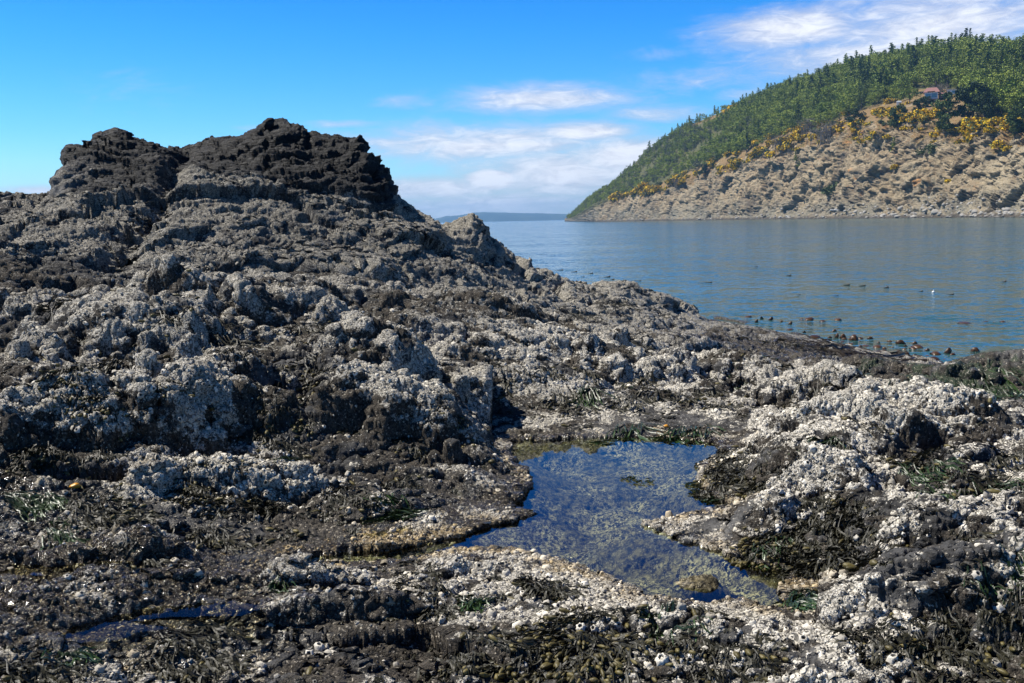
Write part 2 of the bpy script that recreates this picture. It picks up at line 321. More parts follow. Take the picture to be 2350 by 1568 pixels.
# ---- boulders and ledges standing out of the ground
P0 = np.stack([GX.ravel(), GY.ravel(), Z.ravel()], 1).astype(F32)
wob = (fbm(P0, 1.6, 3, 31) * 1.0).reshape(NR, NA); wob2 = (fbm(P0, 5, 2, 37)).reshape(NR, NA)
ROCKS = [  # x, y, distance, half width, half depth, height, turn, key
    (285, 775, 8.75, .95, .75, .27, -10, 'l1'), (600, 715, 9.6, 1.0, .6, .24, 5, 'l2'), (868, 855, 7.75, .44, .50, .40, 12, 'boulder'),
    (210, 985, 6.55, .42, .36, .30, 8, 'knobL'), (425, 975, 6.55, .36, .34, .30, -8, 'knobR'), (950, 975, 6.85, .58, .42, .26, 4, 'cluster'),
    (600, 1112, 5.85, .52, .15, .16, 6, 'ledge'), (352, 1095, 5.85, .14, .13, .15, 0, 'small'), (1105, 1052, 6.5, .22, .17, .13, 0, 'cornerA'),
    (1120, 1115, 6.05, .24, .18, .11, 0, 'cornerB'), (1940, 1035, 6.35, .44, .42, .20, -12, 'rightA'), (1880, 1135, 5.65, .36, .24, .19, 8, 'rightB'),
    (1750, 1215, 5.25, .17, .14, .17, 20, 'point'), (1130, 1315, 4.58, .36, .10, .07, -6, 'ridge'), (900, 1240, 5.05, .40, .13, .07, 8, 'wetledge'),
    (300, 1285, 4.85, .30, .12, .14, 2, 'wetknob'), (1440, 850, 9.8, .70, .55, .18, 0, 'backA'), (1700, 850, 10.6, .62, .5, .22, 0, 'backB'), (1900, 900, 9.1, .58, .42, .22, 10, 'backC'),
    (2130, 985, 6.9, .42, .34, .20, 0, 'whiteR'), (2290, 850, 11.6, .95, .9, .22, 0, 'green'), (1130, 740, 11.0, .8, .5, .22, 0, 'mid'),
    (700, 1335, 4.45, .34, .10, .07, 0, 'slabA'), (1420, 1480, 3.9, .5, .16, .10, -4, 'slabB'), (2150, 1250, 4.85, .40, .3, .16, 10, 'lowR'), (2060, 1390, 4.1, .38, .22, .12, 5, 'lowR2'),
    (60, 930, 7.2, .40, .3, .16, 0, 'edge'), (560, 880, 7.3, .5, .22, .15, 5, 'shelf'), (1185, 900, 8.05, .42, .3, .14, 0, 'mid2'), (560, 960, 6.65, .3, .2, .16, 10, 'mid3'), (50, 730, 9.6, .9, .5, .16, 0, 'edge2'), (780, 1395, 4.1, .36, .12, .07, 4, 'slabC'),
    (655, 890, 7.05, .42, .26, -.22, 0, None), (900, 905, 7.1, .3, .14, -.14, 0, None), (230, 1085, 5.95, .44, .13, -.15, 0, None), (490, 1055, 6.2, .26, .12, -.12, 0, None), (200, 660, 10.6, .9, .35, -.28, 0, None), (760, 640, 11.6, .8, .4, -.25, 0, None), (400, 850, 7.6, .4, .16, -.12, 0, None), (1010, 790, 9.3, .5, .25, -.2, 0, None)]
keyid = {}
for n_, (x, y, r, a, b, h, turn, key) in enumerate(ROCKS):
    c = at_r(x, y, r); th = math.atan2(c[0], c[1]) ; ca, sa = math.cos(th + R(turn)), math.sin(th + R(turn))
    i0 = max(0, np.searchsorted(RR, r - 2 * max(a, b))); i1 = np.searchsorted(RR, r + 2 * max(a, b)); sl_ = slice(i0, i1)
    dx, dy = GX[sl_] - c[0], GY[sl_] - c[1]
    u = dx * ca - dy * sa; v = dx * sa + dy * ca
    d = ((np.abs(u) / a) ** 2.4 + (np.abs(v) / b) ** 2.4) ** (1 / 2.4)
    d = d * (1 + .8 * wob[sl_] + .5 * wob2[sl_])
    f = np.where(d < 1, np.power(np.clip(1 - d ** 2, 0, 1), .85), 0)
    lip = 1 - .25 * np.clip(v / b, -1, 1)            # the near face stands a little higher
    Z[sl_] += (h * f * lip * (1 + .5 * wob[sl_])).astype(F32)
    if h < 0: continue
    keyid[key] = n_ + 3
    rock_id[sl_] = np.where((d < 1) & (f * h > .02), n_ + 3, rock_id[sl_])
rock_id = np.where(outc & (rock_id == 0), np.where(AZ[None] < az_split, 1, 2), rock_id)

# ---- cracks, crags and ledges
def blur(A, n):                                        # box blur in grid cells, with running sums
    for ax, k in ((0, n), (1, n)):
        pad = [(0, 0), (0, 0)]; pad[ax] = (k + 1, k)
        c = np.cumsum(np.pad(A, pad, 'edge').astype(np.float64), axis=ax)
        hi = np.take(c, np.arange(2 * k + 1, c.shape[ax]), axis=ax); lo = np.take(c, np.arange(0, c.shape[ax] - 2 * k - 1), axis=ax)
        A = ((hi - lo) / (2 * k + 1)).astype(F32)
    return A
P0 = np.stack([GX.ravel(), GY.ravel(), Z.ravel()], 1).astype(F32)
oc = sst(-.25, .25, Zo - Zg).ravel()                       # 1 on the outcrop
zz_cap = m2[1][None] + .55 * fbm(P0, 1.3, 3, 47).reshape(NR, NA) + .15; capm = (sst(-.3, .45, Z - zz_cap) * outc * (1 - sst(az_of(880, 470), az_of(905, 470), AZ))[None] * sst(az_of(95, 470), az_of(150, 470), AZ)[None]).ravel()   # bare dark cap
wet0 = np.zeros(NR * NA, F32)
warp = np.stack([fbm(P0, .9, 2, 41), fbm(P0, .9, 2, 43), np.zeros(len(P0), F32)], 1) * F32(.55)
Pw = P0 + warp
fa = facet(Pw, 1.0, 2, 1.1, .5, sx=.65, sy=1.2); fb = facet(Pw, 2.7, 5, 1.2, .5, sx=.65, sy=1.3); fc = facet(P0 + warp * F32(.4), 7.5, 8, 1.2, .4, sx=.7, sy=1.3); fd = facet(P0, 19., 9, 1.2, .3, sx=.75, sy=1.3)
rgh = .55 + .45 * sst(-.3, .5, fbm(P0, .5, 2, 51))
flat = np.clip(sst(930, 1150, np.zeros(1)), 0, 1)
# how broken the ground is: smoother and lower toward the wet corner at the lower left
cL = at_r(350, 1330, 4.7); dW = np.hypot(P0[:, 0] - cL[0], P0[:, 1] - cL[1]); lowL = 1 - sst(.9, 1.9, dW)
amp = rgh * (1 - .62 * lowL)
D = .17 * fa * amp + .07 * fb * amp
D = blur(D.reshape(NR, NA), 4).ravel() + blur((.036 * fc * (1 - .3 * lowL)).reshape(NR, NA), 1).ravel() + .012 * fd
D = D * (1 - .45 * oc)
D += .05 * fbm(P0, 1.1, 2, 61) * (1 - .5 * lowL)
# tilted strata: thin ledges
strat = P0[:, 2] * 7.5 + P0[:, 1] * .9 + P0[:, 0] * .5 + 1.2 * fbm(P0, .8, 3, 71)
led = np.abs((strat * 1.6) % 1.0 - .5) * 2
D += (.016 * (sst(.25, .6, led) - .5)) * (1 - oc)
PXY0 = None
Zf = Z.ravel() + D.astype(F32)
# pool, cut into the ground
POOL = [(1168, 1012), (1300, 1006), (1450, 1003), (1560, 1008), (1660, 1018), (1655, 1060), (1612, 1095), (1640, 1140), (1690, 1168), (1600, 1185), (1482, 1202), (1540, 1228), (1650, 1262), (1730, 1290), (1830, 1305), (1815, 1370), (1800, 1402), (1640, 1392), (1490, 1375), (1380, 1335), (1290, 1292), (1200, 1272), (1060, 1268), (960, 1283), (850, 1300), (720, 1298), (600, 1300), (720, 1278), (880, 1262), (1000, 1242), (1100, 1212), (1160, 1200), (1225, 1180), (1150, 1168), (1190, 1130), (1212, 1110), (1205, 1080), (1168, 1072)]
PXY = np.array([at_z(x, y, POOL_Z)[:2] for x, y in POOL])
def sdf(poly, X, Y):
    d = np.full(X.shape, 1e9, F32); ins = np.zeros(X.shape, bool); n = len(poly)
    for i in range(n):
        a, b = poly[i], poly[(i + 1) % n]; e = b - a; wx, wy = X - a[0], Y - a[1]
        tt = np.clip((wx * e[0] + wy * e[1]) / (e @ e), 0, 1)
        d = np.minimum(d, (wx - e[0] * tt) ** 2 + (wy - e[1] * tt) ** 2)
        cnd = (a[1] > Y) != (b[1] > Y); ins ^= cnd & (X < (b[0] - a[0]) * (Y - a[1]) / (b[1] - a[1] + 1e-12) + a[0])
    return np.where(ins, -np.sqrt(d), np.sqrt(d))
band = (np.hypot(P0[:, 0], P0[:, 1]) > 3.6) & (np.hypot(P0[:, 0], P0[:, 1]) < 8.6)
SD = np.full(len(P0), 9., F32); SD[band] = sdf(PXY, P0[band, 0], P0[band, 1])
SD += (.05 * fbm(P0, 4, 3, 81) + .035 * fbm(P0, 13, 2, 82)) * (SD < 1)
isl = at_z(1615, 1338, POOL_Z); di = np.hypot((P0[:, 0] - isl[0]) / 1.9, P0[:, 1] - isl[1])    # the little islet near the pool's front edge
islet = np.maximum(0, 1 - (di / .075) ** 2)
inn = SD < 0
Zf = Zf - .75 * D.astype(F32) * (1 - sst(.05, .5, SD))
azf = AZ[None].repeat(NR, 0).ravel(); rf = RR.repeat(NA)
backb = (SD > 0) & (SD < 1.3) & (rf > 6.9) & (azf > az_of(1120, 1000)) & (azf < az_of(1720, 1000)); Zf = np.where(backb, np.minimum(Zf, POOL_Z + .02 + .09 * SD + .25 * sst(.6, 1.3, SD)), Zf)
frontb = (SD > 0) & (SD < .6) & (rf < 5.0) & (azf > az_of(1330, 1350)) & (azf < az_of(1900, 1350)); Zf = np.where(frontb, np.minimum(Zf, POOL_Z + .015 + .06 * SD + .2 * sst(.3, .6, SD)), Zf)
Zf = np.where((SD > 0) & (SD < .45), POOL_Z + (Zf - POOL_Z) * (.35 + .65 * sst(0, .45, SD)), Zf)
bed = POOL_Z - (.02 + .11 * sst(0, .35, -SD) + .07 * sst(.1, .5, fbm(P0, 2.2, 2, 83) + .2) * sst(0, .2, -SD)) + .5 * D * sst(0, .2, -SD) * .5
bed = bed + islet * .17
out_min = POOL_Z + .012 + .10 * sst(0, .25, SD)
blend_out = sst(0, .3, SD)
Zf = np.where(inn, bed, np.maximum(Zf, np.where(SD < .9, POOL_Z + .008 + .035 * sst(0, .25, SD), -9)))
Zf = Zf.astype(F32)
NEAR_POOL = 1 - sst(0, .45, np.abs(SD)); IN_POOL = sst(-.0, .05, -SD)

# the sea's edge
SEA = [at_z(x, y, 0.0)[:2] for x, y in ((1560, 716), (1640, 730), (1700, 742), (1800, 765), (1900, 787), (2000, 812), (2080, 829), (2150, 838))]
SEA += [np.array([r * math.sin(a), r * math.cos(a)]) for a, r in ((az_of(2230, 820), 14.6), (az_of(2400, 810), 15.2), (R(50), 15.5), (R(50), 40), (R(20), 40), (az_of(1560, 716), 40))]
fr_ = RR.repeat(NA) > 11
SS = np.full(len(P0), 9., F32); SS[fr_] = sdf(np.array(SEA), P0[fr_, 0], P0[fr_, 1]); SS += .30 * fbm(P0, .9, 3, 85) * (np.abs(SS) < 3)
Zf = np.where(SS < 0, np.minimum(Zf, .02 + .14 * SS), np.minimum(Zf, .10 + .30 * SS + 6 * sst(.6, 3, SS) + 9 * (AZ[None] < az_of(1540, 720)).repeat(NR, 0).ravel())).astype(F32)
Zf = np.where((SS < 0) & (SS > -1.6), Zf + .11 * np.maximum(0, fbm(P0, 1.3, 2, 87) - .08).astype(F32), Zf).astype(F32)
CAP = [(1600, 728), (1640, 735), (1700, 748), (1800, 772), (1900, 794), (2000, 820), (2080, 836), (2150, 842), (2200, 828), (2250, 814), (2330, 806), (2450, 812), (2800, 812)]
ca_ = np.array([az_of(x, y) for x, y in CAP]); cs_ = np.array([ray(x, y)[2] for x, y in CAP])
capz = EYE + np.interp(AZ, ca_, cs_)[None] * RR[:, None] - .012 + 9 * (AZ[None] < ca_[0]); Zf = np.where((rf > 6.5) & (SS > 0), np.minimum(Zf, capz.ravel()), Zf).astype(F32)
# ---- fine relief pushed out along the surface
def normals(Pt):
    G = Pt.reshape(NR, NA, 3); du = np.empty_like(G); dv = np.empty_like(G)
    du[:, 1:-1] = G[:, 2:] - G[:, :-2]; du[:, 0] = G[:, 1] - G[:, 0]; du[:, -1] = G[:, -1] - G[:, -2]
    dv[1:-1] = G[2:] - G[:-2]; dv[0] = G[1] - G[0]; dv[-1] = G[-1] - G[-2]
    n = np.cross(du, dv); n /= np.linalg.norm(n, axis=2, keepdims=True) + 1e-12
    return n.reshape(-1, 3).astype(F32)
Pt = np.stack([P0[:, 0], P0[:, 1], Zf], 1).astype(F32)
N = normals(Pt)
# layered crags on the outcrop (sideways too, so that ledges overhang)
Ps = Pt + np.stack([fbm(Pt, .7, 2, 91), fbm(Pt, .7, 2, 92), fbm(Pt, .7, 2, 93)], 1) * F32(.35)
lay = ridged(Ps, 1.15, 5, 101, .62, sx=.75, sy=.8, sz=4.2)
lay2 = ridged(Ps, 4.2, 4, 111, .65, sx=.6, sy=.7, sz=3.2)
big = fbm(Pt, .62, 2, 121)
w1, w2, wc = worley(Ps, 1.3, 12, dims=3, sx=.8, sy=.8, sz=2.2); blk = np.minimum(w2 - w1, .3) / .3 * (.3 + wc)
lump = 1 - np.abs(fbm(Pt, 9, 3, 131)) * 3.2
pop = 1 - 2 * np.abs(nz(Pt, 26, 141)) ; pop2 = nz(Pt, 48, 143)
top = sst(.1, .75, N[:, 2])
disp = oc * (.04 * (lay - .25) * (.35 + .9 * capm) + .035 * (lay2 - .2) * (.35 + capm) + .09 * big + .03 * (blk - .4) + .07 * (ridged(Pt, .9, 4, 125, .6) - .2) * (1 - capm) + (.10 - .02 * capm) * facet(Ps, .8, 21, 1.2, .3, 3, .6, .7, 1.9) + .055 * facet(Ps, 2.2, 22, 1.2, .3, 3, .6, .7, 2.4) + .024 * facet(Ps, 6.5, 23, 1.2, .2, 3, .7, .7, 2.2))
soft = 1 - .5 * IN_POOL
rad = np.hypot(Pt[:, 0], Pt[:, 1])
steep = 1 - sst(.35, .8, N[:, 2]); disp = disp + (1 - .8 * capm) * (1 - .6 * oc) * steep * (.030 * fbm(Pt, 7, 3, 133, .6, sz=1.6) + .022 * ridged(Pt, 13, 3, 137, .6, sx=.6, sy=.6, sz=1.5) + .025 * facet(Pt, 4.5, 27, 1.0, .3, 3, .7, .7, 1.4))
calm = sst(-.3, .6, SS); disp = disp * calm
disp = disp + calm * soft * (1 - .75 * capm) * (.012 * lump + .009 * pop + .006 * pop2 * (rad < 9)) * (1 + .8 * sst(8, 13, rad))
# platy layers: each bed juts out and is undercut below
for K_, A_, sd in ((2.6, .10, 1), (7.0, .055, 2), (17., .024, 3)):
    q = Pt[:, 2] * K_ + K_ * (.10 * Pt[:, 0] + .06 * Pt[:, 1]) + 1.1 * fbm(Pt, .9 * K_ / 2.6, 3, 400 + sd, .6, sz=.6)
    fr = q - np.floor(q); keep_ = .35 + .65 * sst(-.15, .25, nz(Pt, .8 * K_ / 2.6, 410 + sd))
    disp = disp + oc * A_ * (np.where(fr < .82, fr / .82, (1 - fr) / .18) - .5) * keep_ * (.12 + .88 * capm)
# a diagonal cleft down the outcrop's face
g0, g1 = at_r(432, 356, 15.8), at_r(250, 640, 11.4)
e = (g1 - g0)[:2]; tt = np.clip(((Pt[:, 0] - g0[0]) * e[0] + (Pt[:, 1] - g0[1]) * e[1]) / (e @ e), 0, 1)
dc = np.hypot(Pt[:, 0] - g0[0] - tt * e[0], Pt[:, 1] - g0[1] - tt * e[1]) + .12 * fbm(Pt, 1.2, 2, 151)
disp = disp - oc * .30 * np.exp(-(dc / .16) ** 2) * (.35 + .65 * tt)
Pt = Pt + N * disp[:, None].astype(F32)
edge = (SD > 0) & (SD < .9)
Pt[:, 2] = np.where(edge & (Pt[:, 2] < POOL_Z + .006), POOL_Z + .006, Pt[:, 2])
N = normals(Pt)
Zn = Pt[:, 2].reshape(NR, NA)
conv = (Zn - blur(Zn, 14)).ravel() / (rad * .03)              # > 0 on humps, < 0 in hollows
conv2 = (Zn - blur(Zn, 50)).ravel() / (rad * .1)

# ---- what grows where
def idw(pts, X, Y, p=2.2):
    num = 0; den = 0
    for (x, y, r, v) in pts:
        c = at_r(x, y, r); w_ = 1 / ((X - c[0]) ** 2 + (Y - c[1]) ** 2 + .02) ** p; num = num + w_ * v; den = den + w_
    return (num / den).astype(F32)
X_, Y_ = Pt[:, 0], Pt[:, 1]
BARN = [(0, 480, 14.5, .55), (300, 560, 13, .75), (500, 500, 13.5, .85), (700, 560, 13, .6), (900, 600, 13, .7), (1050, 540, 15, .85), (1200, 700, 13, .75), (1400, 720, 15, .9), (1550, 740, 16.5, .8),
    (100, 640, 10.8, .25), (450, 620, 11.3, .6), (700, 680, 10.8, .6), (1000, 730, 10.8, .7), (1300, 790, 11.5, .75), (60, 760, 8.8, .6), (280, 760, 8.8, .9), (620, 710, 9.6, .75), (900, 820, 7.9, .9), (700, 830, 7.8, .45), (450, 860, 7.4, .7), (200, 870, 7.3, .6),
    (210, 960, 6.6, .75), (420, 960, 6.6, .75), (650, 960, 6.6, .35), (950, 950, 6.9, .7), (1100, 1000, 6.9, .5), (1430, 840, 9.9, 1.0), (1250, 870, 8.5, .8), (1680, 840, 10.6, .95), (1900, 880, 9.2, .95), (1550, 960, 8, .65), (1850, 800, 14, .35), (2200, 870, 11, .15), (2350, 900, 10, .15), (2000, 840, 13, .25),
    (1850, 1000, 6.6, .95), (1900, 1110, 5.8, 1.0), (2130, 970, 6.9, .9), (2000, 1060, 6, .5), (2250, 1080, 5.6, .55), (2300, 1200, 4.9, .8), (2050, 1200, 5, .55), (1760, 1200, 5.2, .95), (2100, 1350, 4.2, .35), (2300, 1330, 4.1, .6), (1900, 1350, 4.2, .4),
    (600, 1105, 5.9, .95), (150, 1100, 5.8, .25), (350, 1090, 5.8, .8), (850, 1110, 5.9, .35), (1000, 1130, 5.9, .4), (300, 1200, 5.3, .3), (600, 1200, 5.3, .3), (900, 1210, 5.2, .55), (100, 1300, 4.8, .3), (450, 1330, 4.6, .25), (700, 1330, 4.5, .55), (1130, 1290, 4.6, 1.0), (950, 1400, 4.2, .45), (1250, 1400, 4.2, .55), (200, 1440, 4.1, .25), (600, 1440, 4.0, .3), (200, 1520, 3.7, .8), (700, 1520, 3.7, .3), (1150, 1430, 4.0, .75), (1450, 1440, 3.9, .95), (1700, 1470, 3.8, .9), (1900, 1480, 3.8, .8), (2150, 1480, 3.85, .5), (2330, 1500, 3.9, .5), (1250, 1540, 3.6, .45), (1000, 1520, 3.7, .3)]
bq = np.minimum(idw(BARN, X_, Y_), .74)
bq = bq + .12 * sst(2.0, .8, np.hypot(X_ - cL[0], Y_ - cL[1]))
pn = fbm(Pt, 2.0, 4, 161, .6); pn2 = fbm(Pt, 7, 3, 171, .6)
barn = bq * 1.4 - .93 + .34 * oc + 1.5 * pn + 1.15 * pn2 + np.clip(conv, -1, 1) * .55 + np.clip(conv2, -1, 1) * .35 + .20 * (N[:, 2] - .6)
barn = barn - 2.2 * capm - .5 * IN_POOL
barn = barn - 2.0 * sst(.35, .05, Pt[:, 2])
barn = np.clip(barn * 1.1 + .42, 0, 1)
WET = [(150, 1330, 4.7, 1), (500, 1400, 4.3, 1), (250, 1450, 4.0, 1), (700, 1290, 4.7, .8), (50, 1200, 5.3, .7), (600, 1210, 5.3, .5), (1000, 1230, 5.1, .7), (900, 1380, 4.3, .5), (1200, 1420, 4, .3), (1600, 1470, 3.8, .15), (2100, 1300, 4.4, .2), (600, 1100, 5.9, .1), (300, 950, 6.6, .1), (1900, 1050, 6, .1), (1400, 880, 9, .12), (400, 740, 9, .1), (800, 700, 11, .1), (2200, 870, 11, .45), (1950, 830, 13, .6), (2330, 1000, 6.8, .2), (850, 1500, 3.7, .4), (250, 1540, 3.6, .5)]
wet = idw(WET, X_, Y_)
wet = np.clip(np.maximum(wet, .9 * (1 - sst(.03, .16, np.abs(SD)))) + .3 * pn, 0, 1); wet = np.maximum(wet, sst(.30, .05, Pt[:, 2]))
turf = np.clip(.55 + 1.5 * fbm(Pt, 1.4, 3, 181) + .6 * fbm(Pt, 6, 2, 184) - np.clip(conv, -1, 1) * .35 - 1.6 * capm - .85 * oc, 0, 1)
GREENS = [(2200, 860, 11.4, 1), (2330, 880, 10.5, 1), (2100, 900, 9.6, .8), (1900, 820, 13, .55), (1700, 960, 8, .25), (1500, 1000, 7.7, .3), (600, 1000, 6.4, .1), (1000, 1250, 5, .25), (1400, 700, 15, .0), (600, 600, 12, .0), (300, 1200, 5.3, .2), (700, 1450, 4, .1), (1900, 1200, 5.2, .15), (2300, 1250, 4.6, .15)]
green = np.clip(idw(GREENS, X_, Y_) + .9 * fbm(Pt, 3, 3, 191) - .35, 0, 1)
tone = np.clip(.5 + .9 * fbm(Pt, .8, 3, 201), 0, 1)
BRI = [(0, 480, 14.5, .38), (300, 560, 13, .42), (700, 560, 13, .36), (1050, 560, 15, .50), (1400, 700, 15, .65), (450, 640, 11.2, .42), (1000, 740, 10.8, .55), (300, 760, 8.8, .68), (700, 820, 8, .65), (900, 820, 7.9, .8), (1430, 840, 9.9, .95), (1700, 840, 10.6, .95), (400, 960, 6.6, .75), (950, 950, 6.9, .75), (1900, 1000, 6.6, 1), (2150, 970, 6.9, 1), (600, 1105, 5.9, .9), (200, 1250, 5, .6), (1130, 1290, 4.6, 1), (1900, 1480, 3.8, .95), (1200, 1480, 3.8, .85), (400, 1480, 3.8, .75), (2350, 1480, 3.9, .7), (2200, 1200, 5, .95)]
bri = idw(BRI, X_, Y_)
ochre = np.clip(NEAR_POOL * .8 + .5 * lowL + .6 * fbm(Pt, 3.3, 3, 211), 0, 1)
cover_a = np.stack([barn, turf, wet, green], 1); cover_b = np.stack([capm, tone * .999 + 0 * bri, ochre, IN_POOL], 1)

def ground_at(x, y):
    r = np.hypot(x, y); a = np.arctan2(x, y)
    fi = np.clip(np.log(np.maximum(r, 1.91) / 1.9) / (math.log(27.0 / 1.9)) * (NR - 1), 0, NR - 1.001); fj = np.clip(np.interp(a, AZ, np.arange(NA)), 0, NA - 1.001)
    i = fi.astype(int); j = fj.astype(int); u = fi - i; v = fj - j
    return (Zn[i, j] * (1 - u) + Zn[i + 1, j] * u) * (1 - v) + (Zn[i, j + 1] * (1 - u) + Zn[i + 1, j + 1] * u) * v

# ---- split into the ground and the rocks
ii = np.arange(NR * NA, dtype=np.int32).reshape(NR, NA)
quads = np.stack([ii[:-1, :-1], ii[:-1, 1:], ii[1:, 1:], ii[1:, :-1]], -1).reshape(-1, 4)
fid = rock_id[:-1, :-1].ravel()
def sub_mesh(name, sel, mat, origin=None):
    q = quads[sel]; used = np.unique(q); remap = np.zeros(NR * NA, np.int32); remap[used] = np.arange(len(used))
    V = Pt[used]; o = np.zeros(3) if origin is None else origin
    me = np_mesh(name, V - o.astype(F32), remap[q], mat=mat, attrs={'cover_a': cover_a[used], 'cover_b': cover_b[used], 'pale': bri[used]})
    ob = link(name, me); ob.location = o; return ob
# ------------------------------------------------------------------ materials of the shore
def rock_material():
    m, t, p = material('barnacle_rock')
    a = t.add('ShaderNodeAttribute', attribute_name='cover_a'); b = t.add('ShaderNodeAttribute', attribute_name='cover_b')
    sa = t.add('ShaderNodeSeparateColor', {0: a.outputs['Color']}); sb = t.add('ShaderNodeSeparateColor', {0: b.outputs['Color']})
    barn, turf, wet, green = sa.outputs[0], sa.outputs[1], sa.outputs[2], a.outputs['Alpha']
    cap, tone, ochre, pool = sb.outputs[0], sb.outputs[1], sb.outputs[2], b.outputs['Alpha']
    pos = t.add('ShaderNodeNewGeometry').outputs['Position']
    nb = t.noise(pos, 9, 4, .65).outputs[0]; nf = t.noise(pos, 42, 4, .65).outputs[0]; nff = t.noise(pos, 150, 3, .6).outputs[0]
    # bare rock: dark slate with paler weathered streaks
    strk = t.noise(t.vec(pos, (2.5, 4, 14)), 1.6, 5, .65, .8).outputs[0]
    slate = t.mix(t.ss(strk, .35, .75), (.012, .0118, .0115), (.085, .084, .083))
    pale = t.mix(t.ss(t.m('ADD', tone, t.m('SUBTRACT', nb, .5)), .5, .95), slate, (.13, .128, .124))
    capc = t.mix(t.ss(t.noise(t.vec(pos, (2, 2, 9)), 2.2, 6, .7, .6).outputs[0], .42, .8), (.010, .0105, .012), (.066, .066, .068))
    col = t.mix(cap, pale, capc)
    # brown-black algal turf
    tc_ = t.mix(t.ss(t.m('ADD', t.m('MULTIPLY', nf, .5), t.m('MULTIPLY', t.noise(pos, 95, 3, .6).outputs[0], .5)), .38, .64), (.010, .0088, .007), (.098, .084, .066))
    tmask = t.ss(t.m('ADD', t.m('ADD', turf, .16), t.m('MULTIPLY', t.m('SUBTRACT', nb, .5), 1.3)), .42, .6)
    col = t.mix(tmask, col, tc_)
    gm = t.ss(t.m('ADD', green, t.m('MULTIPLY', t.m('SUBTRACT', nb, .5), 1.4)), .55, .85)
    col = t.mix(gm, col, t.mix(nf, (.008, .016, .010), (.045, .07, .035)))
    # barnacles: two sizes of ring with a dark mouth, gaps between
    v1 = t.vor(pos, 52); v2 = t.vor(pos, 105)
    def ring(v):
        d = v.outputs['Distance']
        return t.m('MULTIPLY', t.ss(d, .10, .22), t.m('SUBTRACT', 1, t.ss(d, .46, .72)))
    size = t.ss(t.noise(pos, 6, 2).outputs[0], .46, .56)
    rg = t.m('ADD', t.m('MULTIPLY', ring(v1), size), t.m('MULTIPLY', ring(v2), t.m('SUBTRACT', 1, size)))
    var = t.m('ADD', .62, t.m('MULTIPLY', t.add('ShaderNodeSeparateColor', {0: v1.outputs['Color']}).outputs[0], .5))
    bright = t.m('MULTIPLY', var, t.m('ADD', .25, t.m('MULTIPLY', rg, .75)))
    bw = t.mix(t.ss(t.m('ADD', ochre, t.m('MULTIPLY', t.m('SUBTRACT', nb, .5), .8)), .5, 1.1), (.76, .715, .615), (.46, .34, .17))
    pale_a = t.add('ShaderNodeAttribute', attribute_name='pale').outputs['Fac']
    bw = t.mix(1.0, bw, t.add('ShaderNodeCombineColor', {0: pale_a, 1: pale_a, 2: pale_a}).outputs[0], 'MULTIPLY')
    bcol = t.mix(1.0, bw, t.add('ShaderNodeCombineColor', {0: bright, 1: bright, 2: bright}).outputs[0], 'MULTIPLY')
    bm = t.ss(t.m('ADD', barn, t.m('ADD', t.m('MULTIPLY', t.m('SUBTRACT', nf, .5), 1.6), t.m('MULTIPLY', t.m('SUBTRACT', nb, .5), 1.3))), .44, .60)
    # high on the outcrop the barnacles are small and grey
    col = t.mix(bm, col, bcol)
    # specks of shell everywhere
    sp = t.ss(t.m('ADD', t.noise(pos, 62, 3, .6).outputs[0], t.m('MULTIPLY', wet, .05)), .62, .68)
    col = t.mix(t.m('MULTIPLY', sp, t.m('SUBTRACT', .75, t.m('MULTIPLY', cap, .7))), col, t.mix(t.m('MULTIPLY', wet, .8), (.50, .47, .41), (.46, .37, .22)))
    # underwater: brown rock with tawny and pale crusts and shells
    v3 = t.vor(pos, 60); v4 = t.vor(pos, 118); pm = t.ss(t.noise(pos, 2.6, 4, .65).outputs[0], .44, .62)
    def shells(v, thr): return t.m('MULTIPLY', t.m('SUBTRACT', 1, t.ss(v.outputs['Distance'], .18, .44)), t.ss(t.add('ShaderNodeSeparateColor', {0: v.outputs['Color']}).outputs[0], thr, thr + .25))
    bed = t.mix(t.ss(t.noise(pos, 24, 5, .72).outputs[0], .42, .62), (.014, .0125, .008), (.15, .125, .068))
    bed = t.mix(t.m('MULTIPLY', t.ss(t.noise(pos, 48, 4, .7).outputs[0], .48, .60), pm), bed, (.46, .39, .24))
    bed = t.mix(t.m('MULTIPLY', t.m('MAXIMUM', shells(v3, .45), shells(v4, .35)), t.m('ADD', .25, t.m('MULTIPLY', pm, .75))), bed, t.mix(nf, (.34, .27, .14), (.74, .68, .52)))
    col = t.mix(t.m('MULTIPLY', pool, t.m('SUBTRACT', 1, t.m('MULTIPLY', bm, .25))), col, bed)
    dark = t.m('SUBTRACT', 1, t.m('MULTIPLY', wet, .25))
    col = t.mix(1.0, col, t.add('ShaderNodeCombineColor', {0: dark, 1: dark, 2: dark}).outputs[0], 'MULTIPLY')
    ro = t.m('SUBTRACT', .88, t.m('MULTIPLY', t.ss(t.m('ADD', wet, t.m('MULTIPLY', t.m('SUBTRACT', nb, .5), .8)), .3, .7), .76))
    ro = t.m('SUBTRACT', ro, t.m('MULTIPLY', cap, .25))
    h = t.m('ADD', t.m('MULTIPLY', t.m('MULTIPLY', rg, bm), .007), t.m('ADD', t.m('MULTIPLY', nf, .013), t.m('MULTIPLY', t.m('MULTIPLY', nff, .006), t.m('ADD', 1, tmask))))
    h = t.m('ADD', h, t.m('MULTIPLY', t.m('MULTIPLY', cap, t.noise(t.vec(pos, (5, 5, 22)), 1.0, 6, .7, .5).outputs[0]), .16))
    bump = t.add('ShaderNodeBump', {'Height': h, 'Distance': 1.0, 'Strength': 1.0})
    setin(t, p, Base_Color=col, Roughness=ro, Normal=bump.outputs[0], Specular_IOR_Level=.28)
    return m
M_ROCK = rock_material()

